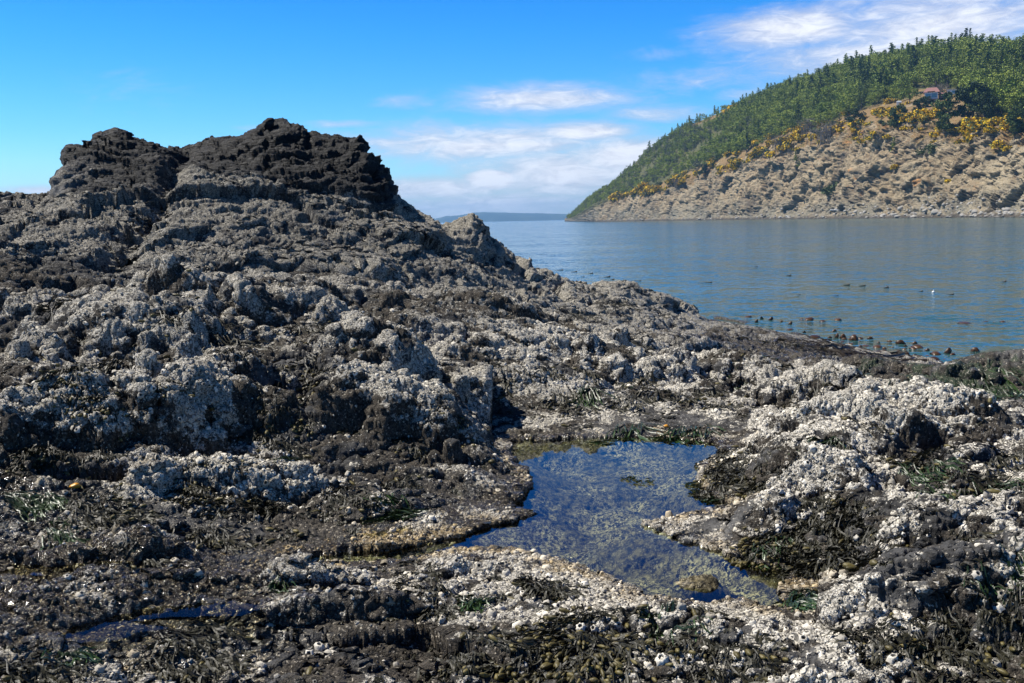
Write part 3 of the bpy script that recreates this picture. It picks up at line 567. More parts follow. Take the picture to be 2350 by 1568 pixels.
def sea_material():
    m, t, p = material('sea_water')
    pos = t.add('ShaderNodeNewGeometry').outputs['Position']
    def slope(sc_, scale, k, det=2):
        n = t.noise(t.vec(pos, sc_), scale, det, .55); s = t.add('ShaderNodeVectorMath', {0: n.outputs['Color'], 1: (.5, .5, .5)}, operation='SUBTRACT')
        return t.add('ShaderNodeVectorMath', {0: s.outputs[0], 1: (k, k, 0)}, operation='MULTIPLY').outputs[0]
    patch = t.ss(t.noise(t.vec(pos, (.35, 1.2, 1)), .05, 3).outputs[0], .3, .7)
    a = slope((.55, 1.25, 1), 2.0, .78); b = slope((.7, 1.2, 1), 7.5, .85); c_ = slope((.3, .8, 1), .28, .12)
    s = t.add('ShaderNodeVectorMath', {0: a, 1: b}, operation='ADD').outputs[0]
    s = t.add('ShaderNodeVectorMath', {0: s, 1: c_}, operation='ADD').outputs[0]
    sc_ = t.add('ShaderNodeVectorMath', {0: s, 'Scale': t.m('ADD', .5, t.m('MULTIPLY', patch, .8))}, operation='SCALE').outputs[0]
    nrm = t.add('ShaderNodeVectorMath', {0: sc_, 1: (0, 0, 1)}, operation='ADD').outputs[0]
    nrm = t.add('ShaderNodeVectorMath', {0: nrm}, operation='NORMALIZE').outputs[0]
    setin(t, p, Base_Color=(.034, .092, .096), Roughness=.10, IOR=1.333, Normal=nrm)
    return m
M_SEA = sea_material()
def pool_material(name, tint, slope_k=.02, ior=1.333):
    m, t, p = material(name); out = t.n['Material Output']; t.n.remove(p)
    pos = t.add('ShaderNodeNewGeometry').outputs['Position']
    n = t.noise(pos, 9, 2, .5); s = t.add('ShaderNodeVectorMath', {0: n.outputs['Color'], 1: (.5, .5, .5)}, operation='SUBTRACT')
    s = t.add('ShaderNodeVectorMath', {0: s.outputs[0], 1: (slope_k, slope_k, 0)}, operation='MULTIPLY'); s = t.add('ShaderNodeVectorMath', {0: s.outputs[0], 1: (0, 0, 1)}, operation='ADD')
    nrm = t.add('ShaderNodeVectorMath', {0: s.outputs[0]}, operation='NORMALIZE').outputs[0]
    g = t.add('ShaderNodeBsdfGlossy', {'Roughness': .015, 'Normal': nrm}); tr = t.add('ShaderNodeBsdfTransparent', {'Color': (*tint, 1)})
    fr = t.add('ShaderNodeFresnel', {'IOR': ior, 'Normal': nrm})
    mx = t.add('ShaderNodeMixShader', {0: fr.outputs[0], 1: tr.outputs[0], 2: g.outputs[0]}); t.l.new(mx.outputs[0], out.inputs[0])
    return m
M_POOL = pool_material('pool_water', (.86, .92, .80)); M_PUDDLE = pool_material('puddle_water', (.92, .90, .74), .03, 1.13)
# ------------------------------------------------------------------ link the shore
G0 = fid == 0
ground = tag(sub_mesh('rocky_shore', G0, M_ROCK), kind='structure')
INFO = {1: ('rock_outcrop', 'dark craggy hump of the tall outcrop at the far left, above the sloping rock', 'rock outcrop'),
        2: ('rock_outcrop', 'tallest dark layered outcrop with steep side to the sea, grey barnacled lower slope', 'rock outcrop')}
LB = {'l1': 'pale barnacled hump of rock below the dark outcrop on the left', 'l2': 'grey rounded rock shelf below the middle of the outcrop slope', 'boulder': 'big rounded boulder crusted white with a shaded right side, behind the tide pool',
    'knobL': 'knobbly rock draped with weed over the deepest black shadow, left one', 'knobR': 'knobbly rock with hanging weed beside the deepest black shadow, right one', 'cluster': 'lumpy barnacled rock cluster just left of the far end of the pool',
    'ledge': 'long low ledge crusted with white barnacles on brown wet rock', 'small': 'small white crusted rock lying in front of the black shadow', 'cornerA': 'squarish barnacled rock at the far left corner of the pool', 'cornerB': 'dark square block of rock jutting into the left of the pool',
    'rightA': 'broad white barnacled rock behind the right bank of the pool', 'rightB': 'white crusted mound of rock with big barnacles by the right bank', 'point': 'low barnacled rock at the root of the spit into the pool', 'ridge': 'bright white barnacle ridge along the near edge of the pool', 'wetledge': 'dark wet ledge with white crest along the arm of the pool',
    'wetknob': 'small dark rock with weed in the wet flat at lower left', 'backA': 'bright barnacle hump of rock in the middle distance behind the pool', 'backB': 'whitish rock hump near the water, behind the pool to the right', 'backC': 'white rock with weed patches before the green shelf', 'whiteR': 'white crusted rock at the right, in front of the shaded gully',
    'green': 'low rock draped in dark green weed at the right water edge', 'mid': 'grey rough rock at the foot of the outcrop seaward end', 'slabA': 'thin wet rock slab lying in the wet flat', 'slabB': 'pale banded rock slab between the pool and the near weed', 'lowR': 'weed covered rock rising right of the pool spit', 'lowR2': 'brown turf covered rock near the pool right front corner',
    'edge': 'dark rough rock at the left edge above the wet flat', 'shelf': 'grey smooth shelf of rock between pale hump and shadowed knobs', 'mid2': 'low rough rock between boulder and white hump', 'mid3': 'brown rock between shadowed knob and lumpy cluster', 'edge2': 'weed dark rock shelf at the left edge under the outcrop', 'slabC': 'low brown slab near the bottom, left of the white ridge'}
for k, n_ in keyid.items(): INFO[n_] = ('shore_rock', LB[k], 'rock')
for k, (nm, lb, cat) in INFO.items():
    s = fid == k
    if s.sum() < 30: continue
    vv = np.unique(quads[s]); c = Pt[vv].mean(0).astype(float); c[2] = Pt[vv, 2].min()
    tag(sub_mesh(nm, s, M_ROCK, c), lb, cat, 'rocks standing out of the shore')
# water
def sheet(name, xs, ys, z, mat):
    X, Y = np.meshgrid(xs, ys); V = np.stack([X.ravel(), Y.ravel(), np.full(X.size, z)], 1); n = len(xs); I = np.arange(X.size).reshape(len(ys), n)
    return tag(link(name, np_mesh(name, V, np.stack([I[:-1, :-1], I[:-1, 1:], I[1:, 1:], I[1:, :-1]], -1).reshape(-1, 4), mat=mat)), kind='structure')
ex = [-9000, -3000, -1000, -300, -100, -40, 0, 40, 100, 300, 1000, 3000, 9000]
sheet('sea', ex, [-60, -20, 0, 20, 60, 150, 400, 1000, 2500, 5000, 9400], 0.0, M_SEA)
def flat_poly(name, xy, z, mat):
    import bmesh
    bm = bmesh.new(); bm.faces.new([bm.verts.new((a, b, z)) for a, b in xy]); bmesh.ops.triangulate(bm, faces=bm.faces[:])
    me = bpy.data.meshes.new(name); bm.to_mesh(me); bm.free(); me.materials.append(mat); return tag(link(name, me), kind='structure')
gx = np.linspace(PXY[:, 0].min() - .2, PXY[:, 0].max() + .2, 90); gy = np.linspace(PXY[:, 1].min() - .2, PXY[:, 1].max() + .2, 120)
X, Y = np.meshgrid(gx, gy); keep = sdf(PXY, X, Y) < .14
I = np.arange(X.size).reshape(X.shape); q = np.stack([I[:-1, :-1], I[:-1, 1:], I[1:, 1:], I[1:, :-1]], -1); k = keep[:-1, :-1]
q = q[k]; us = np.unique(q); rm = np.zeros(X.size, int); rm[us] = np.arange(len(us))
V = np.stack([X.ravel(), Y.ravel(), np.full(X.size, POOL_Z)], 1)[us]
tag(link('tide_pool_water', np_mesh('tide_pool_water', V, rm[q], mat=M_POOL)), kind='structure')
def puddle(x0, x1, y0, y1, z):
    c = np.array([at_z(a, b, z)[:2] for a, b in ((x0, (y0+y1)/2), ((x0+x1)/2, y0), (x1, (y0+y1)/2), ((x0+x1)/2, y1))])
    a = np.linspace(0, 6.283, 40)[:-1]; m_ = c.mean(0); hx = (c[2, 0] - c[0, 0]) / 2; hy = (c[1, 1] - c[3, 1]) / 2
    w_ = np.cos(a) * (1 + .22 * np.sin(3 * a + x0) + .14 * np.sin(7 * a)); v_ = np.sin(a) * (1 + .25 * np.sin(4 * a + y0) + .12 * np.sin(9 * a + 1))
    flat_poly('puddle_water', np.stack([m_[0] + hx * w_, m_[1] + hy * v_], 1), z, M_PUDDLE)
PUD = [(20, 330, 1425, 1475, None), (240, 600, 1380, 1420, None), (500, 800, 1310, 1360, None), (740, 960, 1195, 1225, None), (-60, 300, 1265, 1315, None)]
for x0, x1, y0, y1, _ in PUD:
    p = at_z((x0 + x1) / 2, (y0 + y1) / 2, .93); xs = p[0] + np.linspace(-.4, .4, 21); ys = p[1] + np.linspace(-.15, .15, 11); XX, YY = np.meshgrid(xs, ys)
    puddle(x0, x1, y0, y1, float(np.quantile(ground_at(XX.ravel(), YY.ravel()), .22)))
# ------------------------------------------------------------------ barnacles
dr_row = np.gradient(RR); area = (np.gradient(AZ)[None] * RR[:, None] * dr_row[:, None]).ravel() / np.clip(N[:, 2], .3, 1)
lr = np.random.default_rng(11)
okr = (rad < 12.5) & (np.abs(np.repeat(AZ[None], NR, 0).ravel()) < R(31)) & (SD > -.04)
want = np.where(okr, area * (np.where(rad < 7, 1500, 700) * sst(.42, .62, barn) + 90 * (rad < 7) * (turf * 0 + 1)), 0)
pick = np.nonzero(lr.random(len(want)) < want)[0]
def barnacle(seg, lod):
    a = np.arange(seg) / seg * 2 * np.pi; rg = 1 + .16 * np.where(np.arange(seg) % 2, 1, -1) if seg > 5 else np.ones(seg)
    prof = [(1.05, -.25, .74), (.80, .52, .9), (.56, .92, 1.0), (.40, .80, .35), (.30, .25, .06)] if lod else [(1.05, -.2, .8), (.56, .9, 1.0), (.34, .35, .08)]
    V = []; S = []
    for k, (q, z, sh) in enumerate(prof):
        g = rg if k < 3 else 1
        V.append(np.stack([np.cos(a) * q * g, np.sin(a) * q * g, np.full(seg, z)], 1)); S += [sh] * seg
    V = np.concatenate(V); Q = []
    for k in range(len(prof) - 1):
        for i in range(seg): j = (i + 1) % seg; Q.append((k * seg + i, k * seg + j, (k + 1) * seg + j, (k + 1) * seg + i))
    c = (len(prof) - 1) * seg
    T = [(c, c + i, c + i + 1) for i in range(1, seg - 1)]
    return V.astype(F32), np.array(Q), np.array(T), np.array(S, F32)
def m_attr(name, rough, spec=.4, bump=None, trans=0):
    m, t, p = material(name); a = t.add('ShaderNodeAttribute', attribute_name='tint'); pos = t.add('ShaderNodeNewGeometry').outputs['Position']
    n = t.noise(pos, bump or 120, 3, .6).outputs[0]
    col = t.mix(1.0, a.outputs['Color'], t.mix(n, (.6, .6, .6), (1.3, 1.3, 1.3)), 'MULTIPLY')
    b = t.add('ShaderNodeBump', {'Height': n, 'Distance': .004, 'Strength': .8})
    setin(t, p, Base_Color=col, Roughness=rough, Specular_IOR_Level=spec, Normal=b.outputs[0]); return m
M_BARN = m_attr('barnacle_shell', .8, .3)
M_WEED = m_attr('rockweed', .5, .32, 60)
M_GREEN = m_attr('green_weed', .36, .4, 60)
M_KELP = m_attr('kelp', .42, .4, 25)
def frame(n, ang):
    up = np.where(np.abs(n[:, 2:3]) < .95, np.array([[0, 0, 1.]]), np.array([[1., 0, 0]])); t1 = np.cross(up, n); t1 /= np.linalg.norm(t1, axis=1, keepdims=True); t2 = np.cross(n, t1)
    c, s = np.cos(ang)[:, None], np.sin(ang)[:, None]
    return t1 * c + t2 * s, -t1 * s + t2 * c
def barnacle_mesh(name, idx, seg, lod, rmin=None):
    M = len(idx); V, Q, T, S = barnacle(seg, lod); n = N[idx] + np.array([0, 0, .25]) + lr.normal(0, .22, (M, 3)); n /= np.linalg.norm(n, axis=1, keepdims=True)
    s = np.exp(lr.normal(math.log(.0063), .45, M)) * np.where(rad[idx] > 7, .85, 1); big_ = lr.random(M) < np.where(rad[idx] > 7, .012, .035); s = np.where(big_, s * lr.uniform(1.7, 2.7, M), s); s = np.clip(s, .004, .020)
    if rmin is not None: s = rmin
    h = s * lr.uniform(.5, 1.1, M) * np.where(s > .014, 1.15, 1)
    t1, t2 = frame(n, lr.uniform(0, 6.28, M)); el_ = lr.uniform(.85, 1.18, M)
    W = Pt[idx][:, None] + (t1 * (s * el_)[:, None])[:, None] * V[None, :, :1] + (t2 * (s / el_)[:, None])[:, None] * V[None, :, 1:2] + (n * h[:, None])[:, None] * V[None, :, 2:3]
    off = (np.arange(M) * len(V))[:, None, None]
    oc_ = np.clip(ochre[idx] * 1.2 - .45 + lr.normal(0, .2, M), 0, 1)[:, None]
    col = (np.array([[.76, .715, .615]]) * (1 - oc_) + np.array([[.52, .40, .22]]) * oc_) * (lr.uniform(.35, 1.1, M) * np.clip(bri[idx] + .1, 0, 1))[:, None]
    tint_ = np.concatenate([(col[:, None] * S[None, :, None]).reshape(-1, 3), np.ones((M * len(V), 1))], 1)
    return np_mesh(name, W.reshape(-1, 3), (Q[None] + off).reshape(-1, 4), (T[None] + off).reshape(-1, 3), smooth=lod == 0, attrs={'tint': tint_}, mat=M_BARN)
nearp = pick[rad[pick] < 5.6]; farp = pick[rad[pick] >= 5.6]
print('barnacles', len(nearp), len(farp))
tag(link('barnacle_cover', barnacle_mesh('barnacle_cover', nearp, 10, True)), kind='stuff')
tag(link('barnacle_crust', barnacle_mesh('barnacle_crust', farp, 6, False)), kind='stuff')

# ------------------------------------------------------------------ seaweed: ribbons that lie over the rock and hang over its edges
def gz(x, y): return ground_at(x, y)
def downhill(x, y, h=.10):
    return -np.array([gz(x + h, y) - gz(x - h, y), gz(x, y + h) - gz(x, y - h)]) / (2 * h)
class Weed:
    def __init__(s): s.V = []; s.Q = []; s.T = []; s.n = 0
    def ribbons(s, x, y, th, lift, L, seg, w0, w1, col0, col1, curl, tops=None, zmin=None, wavy=.1):
        """x, y, th, lift: arrays of starts; returns the ends."""
        M = len(x); px, py = x.copy(), y.copy(); t_ = th.copy(); z = gz(px, py)
        pts = []; ds = L / seg
        drift = lr.normal(0, curl, M)
        for k in range(seg + 1):
            f = k / seg
            zz = gz(px, py)
            if zmin is not None: zz = np.maximum(zz, zmin)
            l_ = lift * (1 - .35 * f) + wavy * ds * np.sin(k * 1.7 + lr.uniform(0, 6, M))
            pts.append((px.copy(), py.copy(), zz + np.maximum(l_, .004), t_.copy(), f))
            if k < seg:
                nx_, ny_ = px + ds * np.cos(t_), py + ds * np.sin(t_); sl_ = (gz(nx_, ny_) - zz) / ds
                q = 1 / np.sqrt(1 + np.minimum(sl_ ** 2, 12)); px = px + ds * np.cos(t_) * q; py = py + ds * np.sin(t_) * q; t_ = t_ + drift / seg + lr.normal(0, curl * .35, M)
        A = []; Cc = []
        roll = lr.normal(0, .5, M)
        for (a, b, c, tt, f) in pts:
            w_ = (w0 + (w1 - w0) * f) * (1 if f < .99 else .45)
            nx_, ny_ = -np.sin(tt), np.cos(tt); cr, sr = np.cos(roll + 1.2 * np.sin(f * 3)), np.sin(roll + 1.2 * np.sin(f * 3))
            for e in (-1, 0, 1):
                A.append(np.stack([a + nx_ * w_ * e * np.abs(cr), b + ny_ * w_ * e * np.abs(cr), c + np.where(e == 0, .25 * w_, 0) + e * w_ * sr * .8 + abs(e) * .0], 1))
                Cc.append(col0 + (col1 - col0) * f)
        A = np.stack(A, 1); Cc = np.broadcast_to(np.stack(Cc, 0 if np.ndim(Cc[0]) == 1 else 1), A.shape) if np.ndim(Cc[0]) == 1 else np.stack(Cc, 1)
        nv = A.shape[1]; q = []
        for k in range(seg):
            o = k * 3; q += [(o, o + 1, o + 4, o + 3), (o + 1, o + 2, o + 5, o + 4)]
        s.V.append((A.reshape(-1, 3), Cc.reshape(-1, 3))); s.Q.append((np.array(q)[None] + (s.n + np.arange(M) * nv)[:, None, None]).reshape(-1, 4)); s.n += M * nv
        a, b, c, tt, f = pts[-1]; return a, b, tt, c
    def pods(s, x, y, th, z, ln, rd, col):
        M = len(x); a = np.arange(6) / 6 * 6.283; rings = [(0, .35), (.3, .9), (.65, 1.0), (.92, .6), (1.0, .15)]
        d = np.stack([np.cos(th), np.sin(th), lr.normal(-.05, .25, M)], 1); d /= np.linalg.norm(d, axis=1, keepdims=True); u = np.cross(d, [0, 0, 1.]); u /= np.linalg.norm(u, axis=1, keepdims=True); v = np.cross(u, d)
        o = np.stack([x, y, z], 1); A = []
        for f, q in rings:
            for an in a: A.append(o + d * (ln * f)[:, None] + (u * math.cos(an) + v * math.sin(an)) * (rd * q)[:, None])
        A = np.stack(A, 1); nv = A.shape[1]; q_ = []
        for k in range(4):
            for i in range(6): j = (i + 1) % 6; q_.append((k * 6 + i, k * 6 + j, k * 6 + 6 + j, k * 6 + 6 + i))
        s.V.append((A.reshape(-1, 3), np.repeat(col, nv, 0))); s.Q.append((np.array(q_)[None] + (s.n + np.arange(M) * nv)[:, None, None]).reshape(-1, 4)); s.n += M * nv
    def mesh(s, name, mat, origin):
        V = np.concatenate([a for a, _ in s.V]) - origin; c = np.concatenate([b for _, b in s.V])
        return np_mesh(name, V, np.concatenate(s.Q), attrs={'tint': np.concatenate([c, np.ones((len(c), 1))], 1)}, mat=mat)
def jit(c, M, k=.3): return np.array(c)[None] * lr.uniform(1 - k, 1 + k, (M, 1))
def rockweed(w, x, y, size, n, fertile=0., far=False, zmin=None, flop=None):
    g = downhill(x, y); st = np.hypot(*g)
    a0 = math.atan2(g[1], g[0]) if st > .12 else -math.pi / 2 + lr.normal(0, .8)
    if flop is not None: a0 = flop
    sp = .95 if st < .25 else .6
    th = a0 + lr.normal(0, sp, n); q = np.sqrt(lr.random(n)) * size * .42; f = lr.uniform(0, 6.28, n)
    xs = x + q * np.cos(f) * 1.15; ys = y + q * np.sin(f); lift = lr.uniform(.004, .036, n) * (size / .16) * (1 - (q / (size * .42)) ** 2 * .6)
    c0 = jit((.013, .013, .0085), n); c1 = jit((.026, .025, .013), n); k = 1.5 if far else 1.0
    L = size * lr.uniform(.35, .55)
    ex, ey, et, ez = w.ribbons(xs, ys, th, lift, L, 3, .0028 * k, .0042 * k, c0, c1 * .8, .5, zmin=zmin)
    lv = 1 if far else 2
    for l in range(lv):
        m_ = len(ex); sgn = np.concatenate([np.full(m_, 1.), np.full(m_, -1.)]); ex, ey, et, lift = np.tile(ex, 2), np.tile(ey, 2), np.tile(et, 2), np.tile(lift, 2)
        if l == 1 or far: kp = lr.random(2 * m_) < .8; ex, ey, et, lift, sgn = ex[kp], ey[kp], et[kp], lift[kp], sgn[kp]
        m_ = len(ex); c0 = jit((.018, .0175, .010), m_); c1 = jit((.034, .031, .015), m_)
        ex, ey, et, ez = w.ribbons(ex, ey, et + sgn * lr.uniform(.2, .5, m_), lift, L * (.55 if lv == 2 else .8), 3, .0042 * k, .0066 * k, c0, c1, .35, zmin=zmin)
    if fertile:
        kp = lr.random(len(ex)) < fertile * .6; m_ = kp.sum()
        if m_: w.pods(ex[kp], ey[kp], et[kp], ez[kp], lr.uniform(.024, .046, m_) * k, lr.uniform(.0065, .011, m_) * k, jit((.095, .078, .026), m_, .45))
def greenweed(w, x, y, size, n, far=False, zmin=None, flop=None):
    g = downhill(x, y); st = np.hypot(*g); a0 = math.atan2(g[1], g[0]) if st > .1 else lr.uniform(-math.pi, 0)
    if flop is not None: a0 = flop
    q = np.sqrt(lr.random(n)) * size * .4; f = lr.uniform(0, 6.28, n)
    c0 = jit((.009, .019, .006), n, .5); c1 = jit((.030, .062, .016), n, .6)
    w.ribbons(x + q * np.cos(f) * 1.2, y + q * np.sin(f), a0 + lr.normal(0, .38, n), lr.uniform(.004, .03, n), size * lr.uniform(.8, 1.2), 5, .0035 * (1.7 if far else 1), .0045 * (1.7 if far else 1), c0, c1, .6, zmin=zmin)
ORD = ['first', 'second', 'third', 'fourth', 'fifth', 'sixth', 'seventh', 'eighth', 'ninth', 'tenth', 'eleventh', 'twelfth', 'thirteenth', 'fourteenth', 'fifteenth', 'sixteenth']
def weed_zone(kind, pts, where, size, n, fertile=0., flop=None):
    """pts: (x, y) in the photo; every clump is a thing of its own."""
    pts = sorted(pts)
    for i, (px, py) in enumerate(pts):
        z = .95
        for _ in range(6):                                    # walk down the line of sight to the ground
            p = at_z(px, py, z) if ray(px, py)[2] < 0 else at_r(px, py, 12); z = .5 * z + .5 * float(gz(p[0], p[1]))
        x, y = p[0], p[1]; r = math.hypot(x, y); far = r > 7.2; s_ = size * lr.uniform(.75, 1.3) * (1.25 if far else 1)
        w = Weed(); zmin = POOL_Z - .01 if SD_at(x, y) < .2 else None
        fl = None if flop is None else flop + lr.normal(0, .3)
        if kind == 'rockweed':
            rockweed(w, x, y, s_, int(n * lr.uniform(.8, 1.2) * (.6 if far else 1)), fertile if lr.random() < .75 else 0, far, zmin, fl)
            nm, look, cat, grp, mt = 'rockweed_clump', 'dark rockweed clump' if fertile < .35 else 'olive tipped rockweed clump', 'seaweed', 'rockweed clumps on the rocks', M_WEED
        else:
            greenweed(w, x, y, s_, int(n * (.6 if far else 1)), far, zmin, fl); nm, look, cat, grp, mt = 'green_seaweed', 'shiny green seaweed tuft', 'seaweed', 'green seaweed tufts on the rocks', M_GREEN
        o = np.array([x, y, float(gz(x, y))]); ob = link(nm, w.mesh(nm, mt, o)); ob.location = o
        tag(ob, (f'{look} {where}' if len(pts) == 1 else f'{look} {where}, {ORD[i]} from left'), cat, grp)
def SD_at(x, y):
    return float(sdf(PXY, np.array([x]), np.array([y]))[0])
RW = lambda pts, where, size=.15, n=40, fertile=.1, flop=None: weed_zone('rockweed', pts, where, size, n, fertile, flop)
GW = lambda pts, where, size=.16, n=45, flop=None: weed_zone('green', pts, where, size, n, 0, flop)
D_ = -math.pi / 2
RW([(1040, 1510), (1105, 1500)], 'at the bottom edge beside olive tipped weed', .19, 55, .05, D_)
RW([(1200, 1505), (1290, 1530)], 'hanging at the bottom edge', .18, 55, .85, D_)
RW([(1360, 1440), (1390, 1500), (1330, 1470)], 'hanging in the middle of the bottom edge', .20, 60, .8, D_)
RW([(1590, 1480), (1680, 1500), (1725, 1520), (1640, 1540)], 'on white rock right of bottom middle', .17, 50, .12, D_)
RW([(1500, 1450), (1555, 1425)], 'below the pool near end', .16, 40, .1, D_)
RW([(2000, 1470), (2060, 1500), (2120, 1480), (2190, 1440), (2260, 1400), (2300, 1470), (2200, 1530), (2330, 1380)], 'in the dark lower right corner', .19, 48, .12, D_)
RW([(985, 1360), (960, 1330), (1010, 1390)], 'off the ledge left of pale slab', .12, 34, .05, D_)
RW([(1240, 1340), (1262, 1352)], 'on brown turf by the pool near edge', .12, 36, .05)
RW([(1650, 1090), (1680, 1068), (1700, 1045), (1730, 1075), (1665, 1045), (1640, 1118)], 'drooping into the pool from right', .19, 60, .1, math.pi * 1.12)
RW([(1760, 1255), (1800, 1240), (1820, 1265), (1740, 1270)], 'wetted by the pool below the spit', .15, 44, .5, D_)
RW([(1850, 1220), (1900, 1240), (1950, 1200), (1990, 1240), (1930, 1275), (2040, 1250), (1880, 1175), (2010, 1190), (1960, 1150), (1830, 1165)], 'on the slope right of the pool spit', .18, 52, .06)
RW([(1930, 1290), (1990, 1300), (1880, 1300), (2050, 1290)], 'in the dark band below right slope', .17, 50, .1, math.pi * .95)
RW([(1830, 990), (1800, 1010), (1865, 1000)], 'with brown tips on the white right rock', .17, 48, .45, D_)
RW([(1920, 975), (1960, 990), (2010, 985), (2060, 1000), (2040, 1030), (1990, 1030), (1930, 1020), (2100, 1010)], 'atop the white rock right of pool', .16, 46, .1)
RW([(2150, 1060), (2210, 1040), (2260, 1080), (2320, 1050), (2200, 1100), (2290, 1130), (2140, 1110), (2330, 1120)], 'on the dark slope at the right edge', .17, 46, .1)
RW([(2230, 1170), (2160, 1180), (2300, 1190), (2100, 1160), (2210, 1240)], 'above big barnacles at the right edge', .17, 44, .25)
RW([(1780, 1085), (1830, 1095), (1750, 1110)], 'between two white rocks right of pool', .15, 42, .1)
RW([(1500, 905), (1440, 920), (1330, 935), (1560, 915), (1620, 900), (1380, 905), (1290, 900), (1660, 935)], 'behind the pool on pale rock', .2, 40, .1)
RW([(1860, 870), (1790, 890), (1920, 890), (1870, 915), (1960, 905), (1740, 860), (1690, 880), (1620, 860)], 'on white rocks in right middle distance', .22, 40, .05)
RW([(1340, 860), (1480, 870), (1250, 850), (1560, 800), (1450, 790), (1180, 860)], 'on the pale hump behind the pool', .2, 36, .05)
RW([(590, 870), (620, 890), (650, 870), (570, 900), (640, 910), (680, 895)], 'in the dark gap left of boulder', .2, 44, .35, D_)
RW([(720, 870), (700, 895), (760, 880)], 'at the left foot of big boulder', .17, 40, .5)
RW([(960, 905), (1000, 890), (940, 880)], 'on shaded right of the big boulder', .17, 40, .05)
RW([(180, 1030), (230, 1045), (200, 1015), (260, 1030), (150, 1050), (120, 1040), (100, 1060)], 'over the deepest black shadow at left', .19, 50, .25, D_)
RW([(410, 1010), (450, 1020), (430, 985), (470, 1040), (380, 1030)], 'on the right knobbly rock by shadow', .18, 50, .15, D_)
RW([(620, 1000), (660, 1020), (700, 1000), (580, 1015), (640, 970)], 'on brown rock below the left middle', .16, 42, .2, D_)
RW([(1000, 945), (1050, 960), (900, 985), (960, 1010), (1030, 1000)], 'on lumpy rock cluster left of pool', .15, 40, .1)
RW([(340, 800), (360, 770), (330, 830), (380, 820), (300, 820), (260, 840)], 'on the pale hump at the left', .2, 38, .1)
RW([(100, 690), (40, 720), (160, 700), (200, 740), (60, 650), (130, 640), (20, 680), (240, 690), (180, 660)], 'on dark shelf under outcrop far left', .26, 36, .05)
RW([(430, 740), (520, 750), (560, 770), (480, 770), (700, 760), (760, 770), (820, 760)], 'in the dark band across middle left', .24, 36, .1)
RW([(180, 1190), (220, 1170), (250, 1200), (160, 1160), (280, 1180)], 'lying on the wet flat at far left', .16, 44, .12)
RW([(270, 1270), (300, 1290), (250, 1290), (330, 1260)], 'on small rock in the wet flat', .13, 40, .15)
RW([(430, 1150), (480, 1160), (540, 1170), (580, 1150), (640, 1170)], 'below the long white ledge', .15, 40, .12, math.pi * .97)
RW([(760, 1150), (800, 1130), (840, 1160), (740, 1110)], 'right of the long white ledge', .13, 38, .1, D_)
RW([(400, 1540), (450, 1510), (360, 1530), (430, 1480)], 'at the bottom edge left of middle', .17, 46, .1)
RW([(50, 1540), (120, 1550)], 'in the bottom left corner', .17, 46, .05)
RW([(780, 1370), (820, 1350)], 'on thin slab left of near ridge', .11, 30, .05)
RW([(1420, 700), (1300, 720), (1180, 730), (1100, 700), (1480, 720), (1230, 690)], 'on the seaward slope of the outcrop', .3, 28, .0)
RW([(1900, 790), (1960, 810), (1830, 800), (2010, 830), (1760, 790)], 'on low rocks beside the sea', .3, 32, .0)
GW([(2170, 890), (2210, 870), (2260, 900), (2310, 880), (2130, 920), (2180, 930), (2240, 930), (2290, 930), (2340, 920), (2070, 890), (2110, 880), (2330, 850), (2100, 935), (2270, 855)], 'on low rock at right water edge', .34, 46, D_)
GW([(1900, 1055), (1870, 1065), (1930, 1050)], 'on white rock right of the pool', .18, 70, math.pi * 1.1)
GW([(2100, 1090), (2130, 1130), (2260, 1110), (2290, 1150), (2150, 1180), (2230, 1210)], 'streaming down the right slope', .22, 60, -1.0)
GW([(1840, 1370), (1830, 1390)], 'at the near right pool corner', .13, 50, D_)
GW([(640, 1340), (660, 1330)], 'in a patch on the wet flat', .09, 40)
GW([(1080, 1390), (1110, 1385)], 'beside the pale slab near the pool', .09, 44)
GW([(130, 1235), (160, 1225), (30, 1155), (70, 1165), (110, 1150)], 'glistening on wet flat at far left', .12, 50)
GW([(950, 1185), (920, 1192)], 'combed flat beside the pool arm', .17, 60, math.pi * .95)
GW([(650, 1080), (690, 1075)], 'behind the long white ledge', .13, 44, math.pi)
GW([(1765, 1265), (1785, 1250)], 'on the wet bank below the spit', .12, 60, D_)
GW([(1530, 1440), (1545, 1470), (1520, 1420)], 'draping the rock below the pool near end', .15, 54, D_)
GW([(1640, 1160), (1610, 1145), (1590, 1130), (1480, 1155), (1450, 1158), (1400, 1050)], 'floating on the pool', .12, 26, math.pi * .98)
GW([(1350, 905), (1420, 915), (1700, 870), (1760, 840), (1830, 850), (1600, 990), (1560, 995), (1450, 985)], 'between pale rocks behind the pool', .18, 40)
GW([(2250, 1330), (2320, 1290)], 'in the dark lower right corner', .14, 34, D_)
GW([(130, 1540), (160, 1520)], 'at the bottom left', .15, 50)
# the short weed nobody could count: little tufts in the hollows
w = Weed(); cand = np.nonzero(okr & (rad < 11) & (barn < .5) & (wet < .6) & (SD > .02))[0]
pr = area[cand] * (turf[cand] + .1); pr /= pr.sum()
for i in lr.choice(cand, 1100, p=pr):
    far = rad[i] > 6.5; rockweed(w, float(Pt[i, 0]), float(Pt[i, 1]), lr.uniform(.04, .08) * (1.5 if far else 1), 7 if not far else 6, .06, True)
tag(link('weed_turf', w.mesh('weed_turf', M_WEED, np.zeros(3))), kind='stuff')
